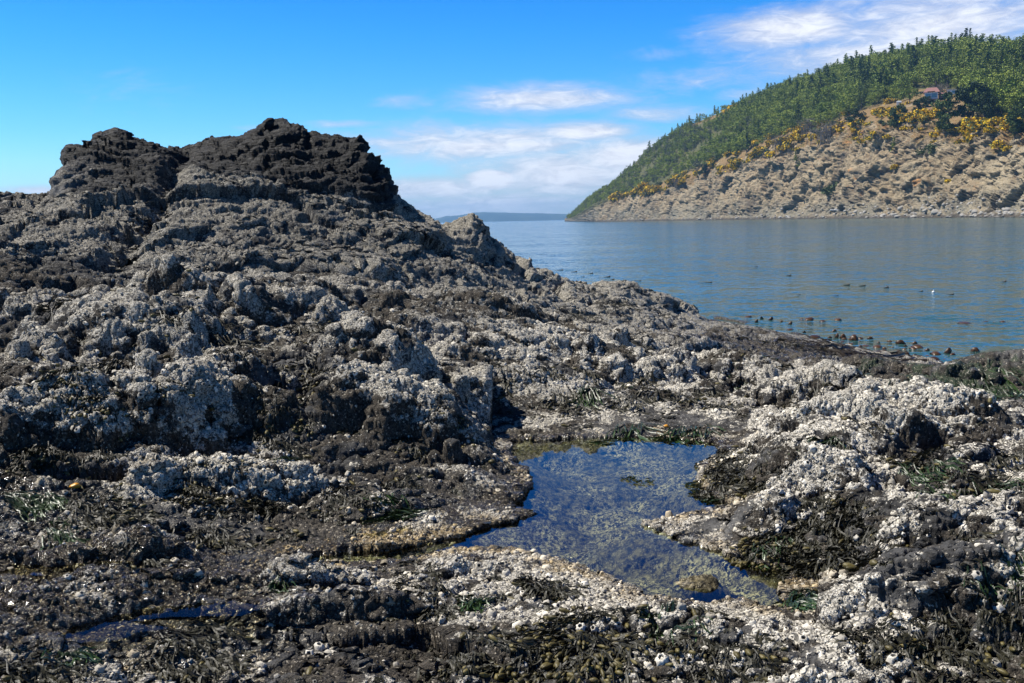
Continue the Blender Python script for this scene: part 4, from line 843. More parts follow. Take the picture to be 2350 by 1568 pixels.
# ------------------------------------------------------------------ the far headland
hr = np.random.default_rng(5)
NC, NT_ = 760, 430
xcol = np.linspace(1296, 2720, NC)
def lin(pts): return np.interp(xcol, [p[0] for p in pts], [p[1] for p in pts])
def smooth1(a, k): kk = np.hanning(2 * k + 1); kk /= kk.sum(); return np.convolve(np.pad(a, k, 'edge'), kk, 'valid')
r_sh = smooth1(lin([(1296, 1420), (1330, 1250), (1362, 1000), (1400, 950), (1500, 850), (1664, 735), (2008, 535), (2350, 402), (2720, 320)]), 5)
def hor(x): return CY - FP * math.tan(PITCH) / math.cos(SLOPE) - 0 * x - SLOPE * (x - CX)
def zof(y, r):            # height of the image row y in every column at the distances r
    return np.array([EYE + ray(x, yy)[2] * q for x, yy, q in zip(xcol, y, r)])
y_top = smooth1(lin([(1296, 505), (1312, 502), (1330, 492), (1365, 470), (1400, 458), (1440, 452), (1480, 444), (1540, 424), (1620, 396), (1700, 372), (1780, 342), (1850, 318), (1930, 303), (2000, 290), (2100, 282), (2200, 292), (2280, 300), (2350, 312), (2500, 330), (2720, 350)]), 8)
y_ben = smooth1(lin([(1296, 504), (1312, 500), (1330, 487), (1365, 462), (1400, 444), (1440, 430), (1480, 415), (1540, 388), (1620, 355), (1700, 326), (1780, 296), (1850, 275), (1930, 258), (2000, 245), (2100, 236), (2200, 236), (2350, 262), (2500, 275), (2720, 300)]), 8)
y_hou = smooth1(lin([(1296, 503), (1312, 498), (1330, 481), (1365, 452), (1400, 430), (1440, 412), (1480, 392), (1540, 358), (1620, 318), (1700, 288), (1780, 262), (1850, 244), (1930, 230), (2000, 222), (2100, 217), (2200, 217), (2350, 224), (2500, 235), (2720, 250)]), 8)
y_rid = smooth1(lin([(1296, 503), (1312, 497), (1325, 482), (1345, 464), (1370, 446), (1396, 434), (1420, 414), (1447, 386), (1470, 364), (1493, 342), (1540, 313), (1595, 284), (1640, 266), (1669, 256), (1715, 242), (1799, 212), (1910, 180), (2026, 156), (2110, 140), (2201, 129), (2257, 132), (2350, 134), (2500, 140), (2720, 160)]), 3)
tt_ = np.clip((xcol - 1310) / 700, 0, 1)
dep = 22 + 30 * tt_
r_bt = r_sh + 9 + 5 * tt_
r_tp = r_sh + 30 + 34 * tt_; r_be = r_tp + 22 + 36 * tt_; r_ho = r_be + 14 + 22 * tt_; r_ri = r_ho + 45 + 190 * tt_
z_bt = smooth1(2.2 + 2.6 * tt_ + .9 * np.sin(xcol * .021), 6)
knotsR = [r_sh - 25, r_sh, r_bt, r_tp, r_be, r_ho, r_ri, r_ri + 40 + 60 * tt_, r_ri + 260]
zt, zb, zh, zr = zof(y_top, r_tp), zof(y_ben, r_be), zof(y_hou, r_ho), zof(y_rid, r_ri)
knotsZ = [np.full(NC, -6.), np.full(NC, -.2), z_bt, zt, zb, zh, zr, zr - 6 - 8 * tt_, np.full(NC, -5.)]
HR = np.stack(knotsR); HZ = np.stack(knotsZ)
for k in range(3, 7): HZ[k] = np.maximum(HZ[k], HZ[k - 1] + .05)
share = [.02, .09, .40, .60, .70, .95, .975, 1.0]                # rows spent on each stretch
tv = np.linspace(0, 1, NT_); kpos = np.concatenate([[0], share])
rows_r = np.stack([np.interp(tv, kpos, HR[:, c]) for c in range(NC)], 1)
sc2 = np.diff(HZ, axis=0) / np.diff(HR, axis=0); tg2 = np.zeros_like(HZ); tg2[0] = sc2[0]; tg2[-1] = sc2[-1]
for k in range(1, len(HR) - 1):
    a, b = sc2[k - 1], sc2[k]; tg2[k] = np.where(a * b > 0, 2 * a * b / (a + b + 1e-9), 0)
def prof(r):
    z = np.full_like(r, -6)
    for k in range(len(HR) - 1):
        r0, r1 = HR[k][None], HR[k + 1][None]; h = r1 - r0; q = (r - r0) / h
        v = (2*q**3-3*q**2+1) * HZ[k] + (q**3-2*q**2+q) * h * tg2[k] + (-2*q**3+3*q**2) * HZ[k + 1] + (q**3-q**2) * h * tg2[k + 1]
        z = np.where((r >= r0) & (r <= r1 + 1e-6), v, z)
    return z
rows_z = prof(rows_r)
dirs = np.array([ray(x, 500)[:2] for x in xcol]); dirs /= np.linalg.norm(dirs, axis=1, keepdims=True)
HP = np.stack([rows_r * dirs[None, :, 0], rows_r * dirs[None, :, 1], rows_z], -1).reshape(-1, 3).astype(F32)
tfull = np.repeat(tv[:, None], NC, 1).ravel()
def hnormals(P):
    G = P.reshape(NT_, NC, 3); du = np.gradient(G, axis=1); dv = np.gradient(G, axis=0); n = np.cross(du, dv); n /= np.linalg.norm(n, axis=2, keepdims=True) + 1e-9; return n.reshape(-1, 3).astype(F32)
HN = hnormals(HP)
cliff = (sst(.03, .12, tfull) * (1 - sst(.36, .46, tfull))).astype(F32); slope_z = (sst(.36, .46, tfull) * (1 - sst(.94, .97, tfull))).astype(F32)
# slanting strata and blocks
q0 = HP + np.stack([fbm(HP, .03, 3, 301), fbm(HP, .03, 3, 302), fbm(HP, .03, 3, 303)], 1) * F32(9)
rot = np.stack([q0[:, 0] * .88 + q0[:, 2] * .48, q0[:, 1], -q0[:, 0] * .48 + q0[:, 2] * .88], 1).astype(F32)
big_r = ridged(rot, .055, 4, 311, .55, sx=.6, sy=.8, sz=1.6); big_f = fbm(HP, .022, 3, 321)
h1, h2, hc = worley(rot, .12, 3, dims=3, sx=.6, sy=.8, sz=1.4); hb = np.minimum(h2 - h1, .4) / .4 * (.3 + hc)
h1, h2, hc2 = worley(rot, .34, 6, dims=3, sx=.7, sy=.8, sz=1.3); hb2 = np.minimum(h2 - h1, .4) / .4 * (.3 + hc2)
h1, h2, hc3 = worley(rot, .95, 9, dims=3, sx=.8, sy=.8, sz=1.2); hb3 = np.minimum(h2 - h1, .4) / .4 * (.3 + hc3)
sc3 = np.clip(.45 + .55 * np.repeat(tt_[None], NT_, 0).ravel(), 0, 1)
F1 = facet(rot, .075, 31, 1.2, .3, 3, 1.2, .8, .45); F2 = facet(rot, .18, 32, 1.25, .35, 3, 1.25, .8, .45); F3 = facet(rot, .46, 33, 1.2, .35, 3, 1.25, .8, .5)
F4 = facet(rot, 1.1, 34, 1.2, .3, 3, 1.1, .8, .7)
hd = cliff * (1.2 * (big_r - .25) + 5.5 * big_f + 3.6 * F1 + 2.1 * F2 + 1.15 * F3 + .5 * F4) * sc3 + slope_z * (1.6 * big_f + .5 * fbm(HP, .12, 3, 331))
hd += (1 - cliff) * (1 - slope_z) * sst(.015, .03, tfull) * (1 - sst(.5, .6, tfull)) * (.9 * (hb2 - .3) + .7 * (hb - .4))
HP = HP + HN * hd[:, None].astype(F32) * np.array([1, 1, .55], F32)
HN = hnormals(HP)
HG = HP.reshape(NT_, NC, 3)
# image position of every headland vertex, so that things can be stood where the photograph has them
rel = HP.astype(float) - np.array([0, 0, EYE]); dz_ = rel @ FWD; HXi = (CX + FP * (rel @ RIGHT) / dz_).reshape(NT_, NC); HYi = (CY - FP * (rel @ UP) / dz_).reshape(NT_, NC)
# bare rock, dry grass, scree
wood_floor = (sst(6, -6, (HYi - np.interp(HXi, wx, wy))) * ~((HXi > 2085) & (HXi < 2225) & (HYi > 205)) * ~((HXi > 1590) & (HXi < 1680) & (HYi < 290 - (HXi - 1590) * .35) & (HYi > 250 - (HXi - 1590) * .3))).ravel()
hp1 = fbm(HP, .05, 4, 341); hp2 = fbm(HP, .2, 3, 343)
grass = np.clip(sst(.30, .45, tfull + .12 * hp1) + .75 * sst(.13, .34, tfull) * (hp1 * 2.2 + hp2 * 1.3 + .02), 0, 1)
xfull = np.repeat(xcol[None], NT_, 0).ravel()
yellowish = np.clip(sst(2150, 2350, xfull) * .9 + 1.2 * fbm(HP, .035, 3, 351), 0, 1)
dark_low = np.clip(1 - sst(.6, 2.2, HP[:, 2] + 1.2 * hp2), 0, 1)
graygreen = np.clip((1 - sst(5, 16, HP[:, 2] + 6 * hp1)) * (.75 + 1.5 * fbm(HP, .06, 2, 355)), 0, 1)
orange = sst(.30, .46, fbm(HP, .11, 3, 361)) * sst(.12, .2, tfull) * (1 - sst(.45, .5, tfull)) * sst(1800, 2000, xfull)
ha = np.stack([grass, yellowish, dark_low, graygreen], 1)
def headland_material():
    m, t, p = material('headland_rock'); a = t.add('ShaderNodeAttribute', attribute_name='zones'); s = t.add('ShaderNodeSeparateColor', {0: a.outputs['Color']}); o = t.add('ShaderNodeAttribute', attribute_name='lichen').outputs['Fac']
    pos = t.add('ShaderNodeNewGeometry').outputs['Position']; n = t.noise(pos, .35, 6, .7, .5).outputs[0]; n2 = t.noise(pos, 1.4, 5, .7).outputs[0]; n3 = t.noise(t.vec(pos, (1, 1, 2.2)), .12, 5, .65, 1).outputs[0]
    rock = t.mix(t.ss(n, .3, .7), (.115, .088, .052), (.41, .33, .215)); rock = t.mix(t.ss(n3, .5, .7), rock, (.26, .185, .11))
    rock = t.mix(t.m('MULTIPLY', s.outputs[1], .65), rock, t.mix(t.ss(n2, .3, .7), (.32, .265, .17), (.52, .45, .32)))
    rock = t.mix(t.m('MULTIPLY', a.outputs['Alpha'], .75), rock, t.mix(t.ss(n2, .35, .65), (.10, .10, .082), (.27, .26, .21)))
    rock = t.mix(t.ss(n2, .57, .67), rock, (.03, .027, .023))
    dk = t.noise(t.vec(t.add('ShaderNodeVectorRotate', {'Vector': pos, 'Angle': .6}, rotation_type='Y_AXIS').outputs[0], (1, 1, .35)), .07, 4, .6, .6).outputs[0]
    rock = t.mix(t.m('MULTIPLY', t.ss(dk, .52, .68), .7), rock, t.mix(n2, (.05, .043, .035), (.16, .135, .105)))
    dry = t.mix(t.ss(n2, .35, .65), (.17, .105, .05), (.29, .20, .10)); dry = t.mix(t.ss(n, .5, .68), dry, (.10, .115, .04))
    col = t.mix(t.ss(t.m('ADD', s.outputs[0], t.m('MULTIPLY', t.m('SUBTRACT', n2, .5), .7)), .35, .6), rock, dry)
    col = t.mix(t.add('ShaderNodeAttribute', attribute_name='wood').outputs['Fac'], col, t.mix(t.ss(n2, .35, .65), (.035, .048, .018), (.15, .14, .065)))
    col = t.mix(t.m('MULTIPLY', o, t.ss(n2, .45, .55)), col, (.50, .20, .035))
    col = t.mix(t.m('MULTIPLY', s.outputs[2], .85), col, (.045, .04, .036))
    crk = t.noise(t.vec(t.add('ShaderNodeVectorRotate', {'Vector': pos, 'Angle': .45}, rotation_type='Y_AXIS').outputs[0], (1, 1, .28)), .55, 6, .72, .4).outputs[0]
    b = t.add('ShaderNodeBump', {'Height': t.m('ADD', crk, t.m('MULTIPLY', n2, .35)), 'Distance': 1.1, 'Strength': 1.0})
    setin(t, p, Base_Color=col, Roughness=.92, Specular_IOR_Level=.15, Normal=b.outputs[0]); return m
hi = np.arange(NT_ * NC, dtype=np.int32).reshape(NT_, NC)
hq = np.stack([hi[:-1, :-1], hi[:-1, 1:], hi[1:, 1:], hi[1:, :-1]], -1).reshape(-1, 4)
M_HEAD = headland_material()
tag(link('headland', np_mesh('headland', HP, hq, attrs={'zones': ha, 'lichen': orange, 'wood': wood_floor}, mat=M_HEAD)), kind='structure')
def head_at(x, y):
    """The headland point seen at photo position x, y: the nearest surface along the column."""
    c = int(np.argmin(np.abs(xcol - x))); col = HYi[30:int(NT_ * .952), c]; j = np.nonzero(col <= y)[0]
    k = (j[0] if len(j) else int(np.argmin(col))) + 30
    return HG[k, c].astype(float), k / NT_, c
# ------------------------------------------------------------------ far islands, and the air in between
def island(name, pts, r, thick, label, seed):
    xs = np.linspace(pts[0][0], pts[-1][0], 160); top = np.interp(xs, [p[0] for p in pts], [p[1] for p in pts]); rows = np.linspace(0, 1, 12); V = []
    for f in rows:
        for x, y in zip(xs, top):
            d = ray(x, y); d0 = ray(x, 500); zt_ = max(EYE + d[2] * r, 0.5); rr_ = r + thick * (f - .5); s_ = math.sin(math.pi * f) ** .6
            V.append((d0[0] * rr_, d0[1] * rr_, -3 + (zt_ + 3) * s_))
    V = np.array(V, F32); V[:, 2] += (V[:, 2] > 1) * 4.5 * fbm(V, .02, 3, seed); I = np.arange(len(V)).reshape(12, 160)
    m, t, p = material('forested_hill'); pos = t.add('ShaderNodeNewGeometry').outputs['Position']; n = t.noise(pos, .012, 5, .65).outputs[0]
    setin(t, p, Base_Color=t.mix(t.ss(n, .35, .7), (.022, .036, .020), (.055, .072, .038)), Roughness=.95)
    tag(link(name, np_mesh(name, V, np.stack([I[:-1, :-1], I[:-1, 1:], I[1:, 1:], I[1:, :-1]], -1).reshape(-1, 4), mat=m)), kind='structure')
island('distant_hill', [(940, 520), (1000, 502), (1025, 496), (1050, 495), (1075, 491), (1085, 488), (1110, 487), (1150, 488), (1190, 489), (1240, 490), (1290, 491), (1330, 493), (1360, 495), (1420, 505)], 8000, 700, '', 401)
island('distant_mountain', [(1240, 503), (1290, 494), (1310, 490), (1330, 487), (1350, 484), (1400, 487), (1500, 498)], 8900, 600, '', 405)
m = bpy.data.materials.new('air'); m.use_nodes = True; m.node_tree.nodes.remove(m.node_tree.nodes['Principled BSDF'])
pv = m.node_tree.nodes.new('ShaderNodeVolumePrincipled'); pv.inputs['Color'].default_value = (.30, .62, 1, 1); pv.inputs['Density'].default_value = HAZE; pv.inputs['Anisotropy'].default_value = .35
m.node_tree.links.new(pv.outputs[0], m.node_tree.nodes['Material Output'].inputs['Volume'])
bx = [-9600, 9600]; by = [-80, 9600]; bz = [-8, 150]
V = [(x, y, z) for x in bx for y in by for z in bz]
me = bpy.data.meshes.new('haze'); me.from_pydata(V, [], [(0, 1, 3, 2), (4, 6, 7, 5), (0, 4, 5, 1), (2, 3, 7, 6), (0, 2, 6, 4), (1, 5, 7, 3)]); me.materials.append(m)
tag(link('haze', me), kind='stuff')
# ------------------------------------------------------------------ trees, bushes and houses on the headland
tr = np.random.default_rng(21)
def leaf_mat(name, c0, c1, hue=.72):
    m, t, p = material(name); oi = t.add('ShaderNodeObjectInfo').outputs['Random']; a = t.add('ShaderNodeAttribute', attribute_name='shade').outputs['Fac']
    f = t.m('ADD', t.m('MULTIPLY', oi, hue), t.m('MULTIPLY', a, 1 - hue)); setin(t, p, Base_Color=t.mix(f, c0, c1), Roughness=.7, Specular_IOR_Level=.2)
    p.inputs['Subsurface Weight'].default_value = 0
    return m
M_FIR = leaf_mat('fir_needles', (.024, .048, .012), (.22, .275, .045)); M_LEAF = leaf_mat('broad_leaves', (.10, .155, .022), (.29, .34, .06)); M_GREYLEAF = leaf_mat('dusty_leaves', (.060, .075, .045), (.13, .145, .09)); M_BARE = leaf_mat('grey_twigs', (.13, .115, .10), (.21, .19, .165))
M_BROOM = leaf_mat('broom_flowers', (.52, .32, .012), (.72, .50, .02)); M_SCRUB = leaf_mat('scrub_leaves', (.05, .075, .028), (.10, .125, .05))
M_TRUNK, _t, _p = material('bark'); setin(_t, _p, Base_Color=(.075, .058, .045), Roughness=.9)
def cards(cen, size, flat=0., stretch=1.0):
    """little bent leaf sprays: two triangles folded along the middle"""
    M = len(cen); n = tr.normal(0, 1, (M, 3)); n[:, 2] += flat; n /= np.linalg.norm(n, axis=1, keepdims=True); t1, t2 = frame(n, tr.uniform(0, 6.28, M)); s = np.asarray(size) * tr.uniform(.6, 1.3, M)
    a = cen + t1 * s[:, None] * stretch; b = cen - t1 * s[:, None] * stretch; c = cen + t2 * s[:, None] * .55 + n * s[:, None] * .2; d = cen - t2 * s[:, None] * .55 + n * s[:, None] * .2
    V = np.stack([a, c, b, d], 1).reshape(-1, 3); o = (np.arange(M) * 4)[:, None]; T = np.concatenate([o + [0, 1, 2], o + [0, 2, 3]]); return V, T
def conifer(h, spread, nb, open_, lean=0):
    C_ = []; S_ = []
    for i in range(nb):
        f = .14 + .84 * (i + tr.random()) / nb; L = spread * (1 - f) ** .75 * tr.uniform(.45, 1.12) * (.55 + .45 * min(1, (f - .1) * 6)) + .25
        if tr.random() < open_: continue
        a = tr.uniform(0, 6.28); k = max(2, int(L / .55))
        for j in range(k):
            g = (j + .6) / k; C_.append((math.cos(a) * L * g + tr.normal(0, .14), math.sin(a) * L * g + tr.normal(0, .14), f * h + L * (.10 * g - .28 * g * g) + tr.normal(0, .12))); S_.append(.62 * (1 - .35 * g) * (.75 + .5 * (1 - f)))
    C_ = np.array(C_); V, T = cards(C_, np.array(S_), .9); V[:, 0] += lean * (V[:, 2] / h) ** 2; sh = np.repeat(tr.random(len(C_)), 4); return V, T, sh
def clump_tree(h, w_, ncl, per, low=.25):
    C_ = []; S_ = []
    for i in range(ncl):
        a = tr.uniform(0, 6.28); q = math.sqrt(tr.random()) * w_; z = h * tr.uniform(low, .95); q *= math.sqrt(max(.05, 1 - ((z / h - .5) / .55) ** 2)); r_ = tr.uniform(.18, .32) * w_ + .3
        P_ = tr.normal(0, 1, (per, 3)); P_ /= np.linalg.norm(P_, axis=1, keepdims=True); P_ *= r_ * tr.uniform(.5, 1.05, (per, 1)); P_[:, 2] *= .7; C_.append(P_ + [q * math.cos(a), q * math.sin(a), z])
    C_ = np.concatenate(C_); V, T = cards(C_, np.full(len(C_), .34), .4); return V, T, np.repeat(tr.random(len(C_)), 4)
def trunk(h, r_, lean=0, limbs=6, reach=1.5):
    def tube(p0, p1, a, b, n=6):
        an = np.arange(n) / n * 6.283; d = p1 - p0; d /= np.linalg.norm(d); u = np.cross(d, [.3, .9, .2]); u /= np.linalg.norm(u); v = np.cross(d, u); ring = lambda c, q: c + q * (np.cos(an)[:, None] * u + np.sin(an)[:, None] * v)
        return np.concatenate([ring(p0, a), ring(p1, b)]), [(i, (i + 1) % n, n + (i + 1) % n, n + i) for i in range(n)]
    V = []; Q = []; o = 0; prev = np.array([0, 0, -1.0])
    for k in range(1, 5):
        f = k / 4; p = np.array([lean * f * f + tr.normal(0, .1), tr.normal(0, .1), h * f]); v, q = tube(prev, p, r_ * (1 - .85 * (f - .25)), r_ * (1 - .85 * f) + .02); V.append(v); Q += [tuple(x + o for x in y) for y in q]; o += len(v); prev = p
    for k in range(limbs):
        f = tr.uniform(.25, .8); a = tr.uniform(0, 6.28); p0 = np.array([lean * f * f, 0, h * f]); p1 = p0 + [reach * math.cos(a) * (1 - f * .6), reach * math.sin(a) * (1 - f * .6), .4]; v, q = tube(p0, p1, r_ * .35, .03, 5); V.append(v); Q += [tuple(x + o for x in y) for y in q]; o += len(v)
    return np.concatenate(V), np.array(Q)
KINDS_ = {}
for k, (h, sp, nb, op) in enumerate([(13, 3.0, 150, .05), (15, 2.7, 170, .12), (11, 3.2, 120, .18), (14, 3.4, 150, .10), (9, 2.6, 100, .22), (12, 2.2, 130, .08)]):
    ln = [0, .6, -.8, .3, 1.2, -.3][k]; KINDS_['fir', k] = (conifer(h, sp, nb, op, ln), trunk(h * .97, .24, ln), M_FIR, h)
for k, (h, w_, nc, pr_) in enumerate([(8, 3.6, 20, 34), (7, 3.0, 16, 34), (9.5, 3.4, 22, 32)]): KINDS_['leafy', k] = (clump_tree(h, w_, nc, pr_), trunk(h * .7, .22, 0), M_LEAF, h)
for k, (h, w_, nc, pr_) in enumerate([(10, 4.4, 24, 38), (11, 4.8, 26, 38)]): KINDS_['dusty', k] = (clump_tree(h * .8, w_ * .8, nc - 6, pr_, .1), trunk(h * .75, .25, .3), M_GREYLEAF, h * .8); KINDS_['pine', k] = (clump_tree(h, w_, nc, pr_, .12), trunk(h * .85, .34, .4), M_FIR, h)
def bare_tree(h, w_):
    V = []; Q = []; o = 0
    for i in range(60):
        v, q = trunk(h * tr.uniform(.5, 1), .05, tr.normal(0, w_ * .5), 3, 1.3); c_, s_ = math.cos(i * 2.4), math.sin(i * 2.4); v = np.stack([v[:, 0] * c_ - v[:, 1] * s_, v[:, 0] * s_ + v[:, 1] * c_, v[:, 2]], 1) + [tr.normal(0, w_ * .25), tr.normal(0, w_ * .25), 0]; V.append(v); Q.append(q + o); o += len(v)
    return np.concatenate(V), np.concatenate(Q)
M_DARK = leaf_mat('dark_needles', (.014, .028, .010), (.075, .115, .028))
for k in (0, 1): KINDS_['spread', k] = (clump_tree(10, 4.0 - .7 * k, 34, 80, .06 + .1 * k), trunk(8.5, .36, .3), M_DARK, 10)
MESH = {}
for key, ((V, T, sh), (tv_, tq), mt, h) in KINDS_.items():
    MESH[key] = (np_mesh('crown', V, tris=T, smooth=False, attrs={'shade': sh}, mat=mt), np_mesh('trunk', tv_, tq, mat=M_TRUNK))
    n0 = len(V); V2 = np.concatenate([V, tv_]); me = np_mesh('tree', V2, tq + n0, T, smooth=False, attrs={'shade': np.concatenate([sh, np.zeros(len(tv_))])}, mat=[mt, M_TRUNK], faces_mat=np.concatenate([np.ones(len(tq)), np.zeros(len(T))])); MESH[key] += (me,)
def place_tree(key, p, hm, label, group, name, cat='tree', parts=False):
    s_ = hm / KINDS_[key][3]; rz = tr.uniform(0, 6.28); sx_ = s_ * tr.uniform(1.1, 1.5) if key[0] == 'fir' else s_ * tr.uniform(.95, 1.25)
    if parts:
        o = bpy.data.objects.new(name, None); C.objects.link(o)
        for nm, me in (('crown', MESH[key][0]), ('trunk', MESH[key][1])):
            c_ = bpy.data.objects.new(nm, me); C.objects.link(c_); c_.parent = o
    else: o = link(name, MESH[key][2])
    o.location = (p[0], p[1], p[2] - .2); o.rotation_euler = (0, 0, rz); o.scale = (sx_, sx_, s_); return tag(o, label, cat, group)
cands = []
for _ in range(15000):
    c_ = tr.integers(4, NC - 2); k_ = tr.integers(int(NT_ * .40), int(NT_ * .962)); p = HG[k_, c_]; x, y = HXi[k_, c_], HYi[k_, c_]; f = k_ / NT_
    if f < .955 and y > np.interp(x, wx, wy) + tr.normal(0, 4): continue
    if 2085 < x < 2225 and 205 < y < 300: continue                                         # the clearing about the house
    if 1590 < x < 1680 and (y < 304 - (x - 1590) * .35) and y > 262 - (x - 1590) * .3 and tr.random() < .9: continue   # the bare brow on the ridge
    if x < 1470 and abs(x - 1452) < 14 and y < 385 and tr.random() < .9: continue
    gp = math.sin(p[0] * .061 + 1.3 * math.sin(p[1] * .043)) + math.sin(p[1] * .083 + 1.7 * math.sin(p[0] * .037)) + .8 * math.sin(p[0] * .19 + p[1] * .13)
    if gp > 1.1 and f < .93 and tr.random() < .85: continue                                # open patches
    cands.append((x, y, f, p.astype(float), c_))
sel = []; grid = {}
for x, y, f, p, c_ in cands:                                     # keep a little distance between trunks
    g = (int(p[0] // 3.9), int(p[1] // 3.9))
    if any((g[0] + i, g[1] + j) in grid for i in (-1, 0, 1) for j in (-1, 0, 1) if (p[0] - grid.get((g[0] + i, g[1] + j), (1e9, 0))[0]) ** 2 + (p[1] - grid.get((g[0] + i, g[1] + j), (1e9, 0))[1]) ** 2 < (2.2 + 1.6 * min(1, max(0, (x - 1500) / 500))) ** 2): continue
    grid[g] = (p[0], p[1]); sel.append((x, y, f, p, c_))
items = []
for x, y, f, p, c_ in sel:
    rr_ = math.hypot(p[0], p[1]); q = min(1, max(0, (x - 1400) / 650)); hm = (5.5 + 10 * q) * tr.uniform(.45, 1.3) * (.62 if f > .9 else .85 if f > .8 else 1)
    light = tr.random() < (.42 if y > np.interp(x, wx, wy) - 50 else .16); key = ('leafy', int(tr.integers(3))) if light else ('fir', int(tr.integers(6))) if tr.random() < .42 else ('pine', int(tr.integers(2)))
    if key[0] == 'pine' and x < 1640 + 60 * tr.normal() and tr.random() < .65: key = ('dusty', key[1])
    if key[0] != 'fir': hm *= .72
    app = hm / rr_ * (1.5 if f > .93 else 1) * (1.25 if y > np.interp(x, wx, wy) - 45 else 1); items.append((app, x, y, f, p, hm, key))
items.sort(key=lambda a: -a[0])
inview = [q for q in items if 1300 < q[1] < 2365 and q[3] < .968]; rest = [q for q in items if not (1300 < q[1] < 2365 and q[3] < .968)]
print('trees', len(items), len(inview))
def tree_zone(x, y, f):
    if f > .93: return 'on the skyline of the headland ' + ('near its tip' if x < 1560 else 'above the bare brow' if x < 1760 else 'in the middle' if x < 2000 else 'at the summit')
    if y > np.interp(x, wx, wy) - 32: return 'at the lower edge of the wood ' + ('near the headland tip' if x < 1560 else 'above the yellow broom' if x < 1960 else 'around the houses')
    return 'in the wood ' + ('on the steep slope near the tip' if x < 1560 else 'on the middle of the slope' if x < 1900 else 'above the houses' if y < 215 else 'beside the houses')
for n_, (app, x, y, f, p, hm, key) in enumerate(inview[:275]):
    look = {'fir': 'dark pointed conifer', 'leafy': 'lighter green round crowned tree', 'pine': 'broad dark green tree', 'dusty': 'dull grey green tree'}[key[0]]
    place_tree(key, p, hm, f'{look} {tree_zone(x, y, f)}', 'trees of the headland wood', {'fir': 'fir_tree', 'leafy': 'leafy_tree', 'pine': 'pine_tree', 'dusty': 'grey_green_tree'}[key[0]], parts=True)
mV, mT, mS, mM = [], [], [], []; off = 0
for app, x, y, f, p, hm, key in inview[275:] + rest:
    (V, T, sh), (tv_, tq), mt, h = KINDS_[key]; s_ = hm / h; a = tr.uniform(0, 6.28); k_ = s_ * tr.uniform(1.1, 1.5); ca, sa = math.cos(a) * k_, math.sin(a) * k_
    mV.append(np.stack([V[:, 0] * ca - V[:, 1] * sa, V[:, 0] * sa + V[:, 1] * ca, V[:, 2] * s_ - .2], 1) + p); mT.append(T + off); mS.append(np.clip(sh * .5 + tr.random() * .5, 0, 1)); mM.append(np.full(len(T), {'leafy': 1, 'dusty': 2}.get(key[0], 0))); off += len(V)
if mV: tag(link('woodland', np_mesh('woodland', np.concatenate(mV), tris=np.concatenate(mT), smooth=False, attrs={'shade': np.concatenate(mS)}, mat=[M_FIR, M_LEAF, M_GREYLEAF], faces_mat=np.concatenate(mM))), kind='stuff')
# trees that stand apart
for x, y, hp_, key, lab, nm in [(2180, 303, 78, ('spread', 0), 'large dark spreading tree in front of the red roofed house', 'pine_tree'), (2052, 296, 50, ('spread', 1), 'dark round tree alone among broom below the houses', 'pine_tree'), (2226, 277, 78, ('spread', 1), 'tall pine with bare trunk right of the large spreading tree', 'pine_tree'), (2252, 280, 60, ('spread', 0), 'dense dark tree beside the bare trunked pine', 'pine_tree'),
    (2325, 318, 56, ('spread', 1), 'dark tree low at the right edge above the pale cliff', 'pine_tree'), (2348, 300, 60, ('spread', 0), 'dark tree cut by the right edge of the picture', 'pine_tree'), (2105, 262, 34, ('spread', 1), 'dark tree at the left of the red roofed house', 'pine_tree'), (2119, 247, 24, ('spread', 1), 'small dark tree partly covering the red roofed house', 'pine_tree'), (2082, 240, 40, ('leafy', 0), 'light green tree in front of the grey house', 'leafy_tree'), (1955, 298, 46, ('spread', 0), 'dark olive tree at the broom edge left of the lone tree', 'pine_tree'), (2150, 262, 26, ('leafy', 1), 'green bushy tree just right below the house', 'leafy_tree'),
    (2045, 352, 34, ('fir', 3), 'single small conifer growing on the cliff face', 'fir_tree'), (1836, 388, 20, ('leafy', 2), 'green bush in the gully of the cliff', 'leafy_tree'), (1838, 372, 26, ('fir', 2), 'dark bushy conifer above the gully of the cliff', 'fir_tree'), (1620, 402, 26, ('spread', 1), 'dark bush tree alone on the left cliff top', 'pine_tree'), (2190, 86, 40, ('fir', 4), 'tallest spiky tree on the summit skyline', 'fir_tree'), (1712, 350, 58, ('fir', 1), 'tall thin conifer standing over the cliff top broom', 'fir_tree'),
    (1490, 340, 22, ('fir', 4), 'windblown small conifer jutting from the left skyline', 'fir_tree'), (1583, 288, 24, ('fir', 2), 'small conifer on the left skyline by the bare brow', 'fir_tree'), (1640, 262, 22, ('fir', 5), 'thin conifer on the skyline right of the bare brow', 'fir_tree')]:
    p, f, c_ = head_at(x, y); rr_ = math.hypot(p[0], p[1]); place_tree(key, p, hp_ / FP * rr_, lab, 'single trees of the headland', nm, parts=True)
# bushes
V, T, sh = clump_tree(1.5, 1.5, 12, 26, .25); flo = tr.random(len(T) // 2) < .72; bm_ = np_mesh('broom', V, tris=T, smooth=False, attrs={'shade': sh}, mat=[M_SCRUB, M_BROOM], faces_mat=np.concatenate([flo, flo]))
V2, T2, sh2 = clump_tree(1.2, 1.9, 12, 26, .2); flo2 = tr.random(len(T2) // 2) < .45; bm2 = np_mesh('broom', V2, tris=T2, smooth=False, attrs={'shade': sh2}, mat=[M_SCRUB, M_BROOM], faces_mat=np.concatenate([flo2, flo2]))
V3, T3, sh3 = clump_tree(1.4, 1.8, 12, 26, .15); sm_ = np_mesh('scrub', V3, tris=T3, smooth=False, attrs={'shade': sh3}, mat=M_SCRUB)
gv, gq = bare_tree(3.2, 3.4); gm_ = np_mesh('bare_shrub', gv, gq, mat=M_BARE, attrs={'shade': tr.random(len(gv))})
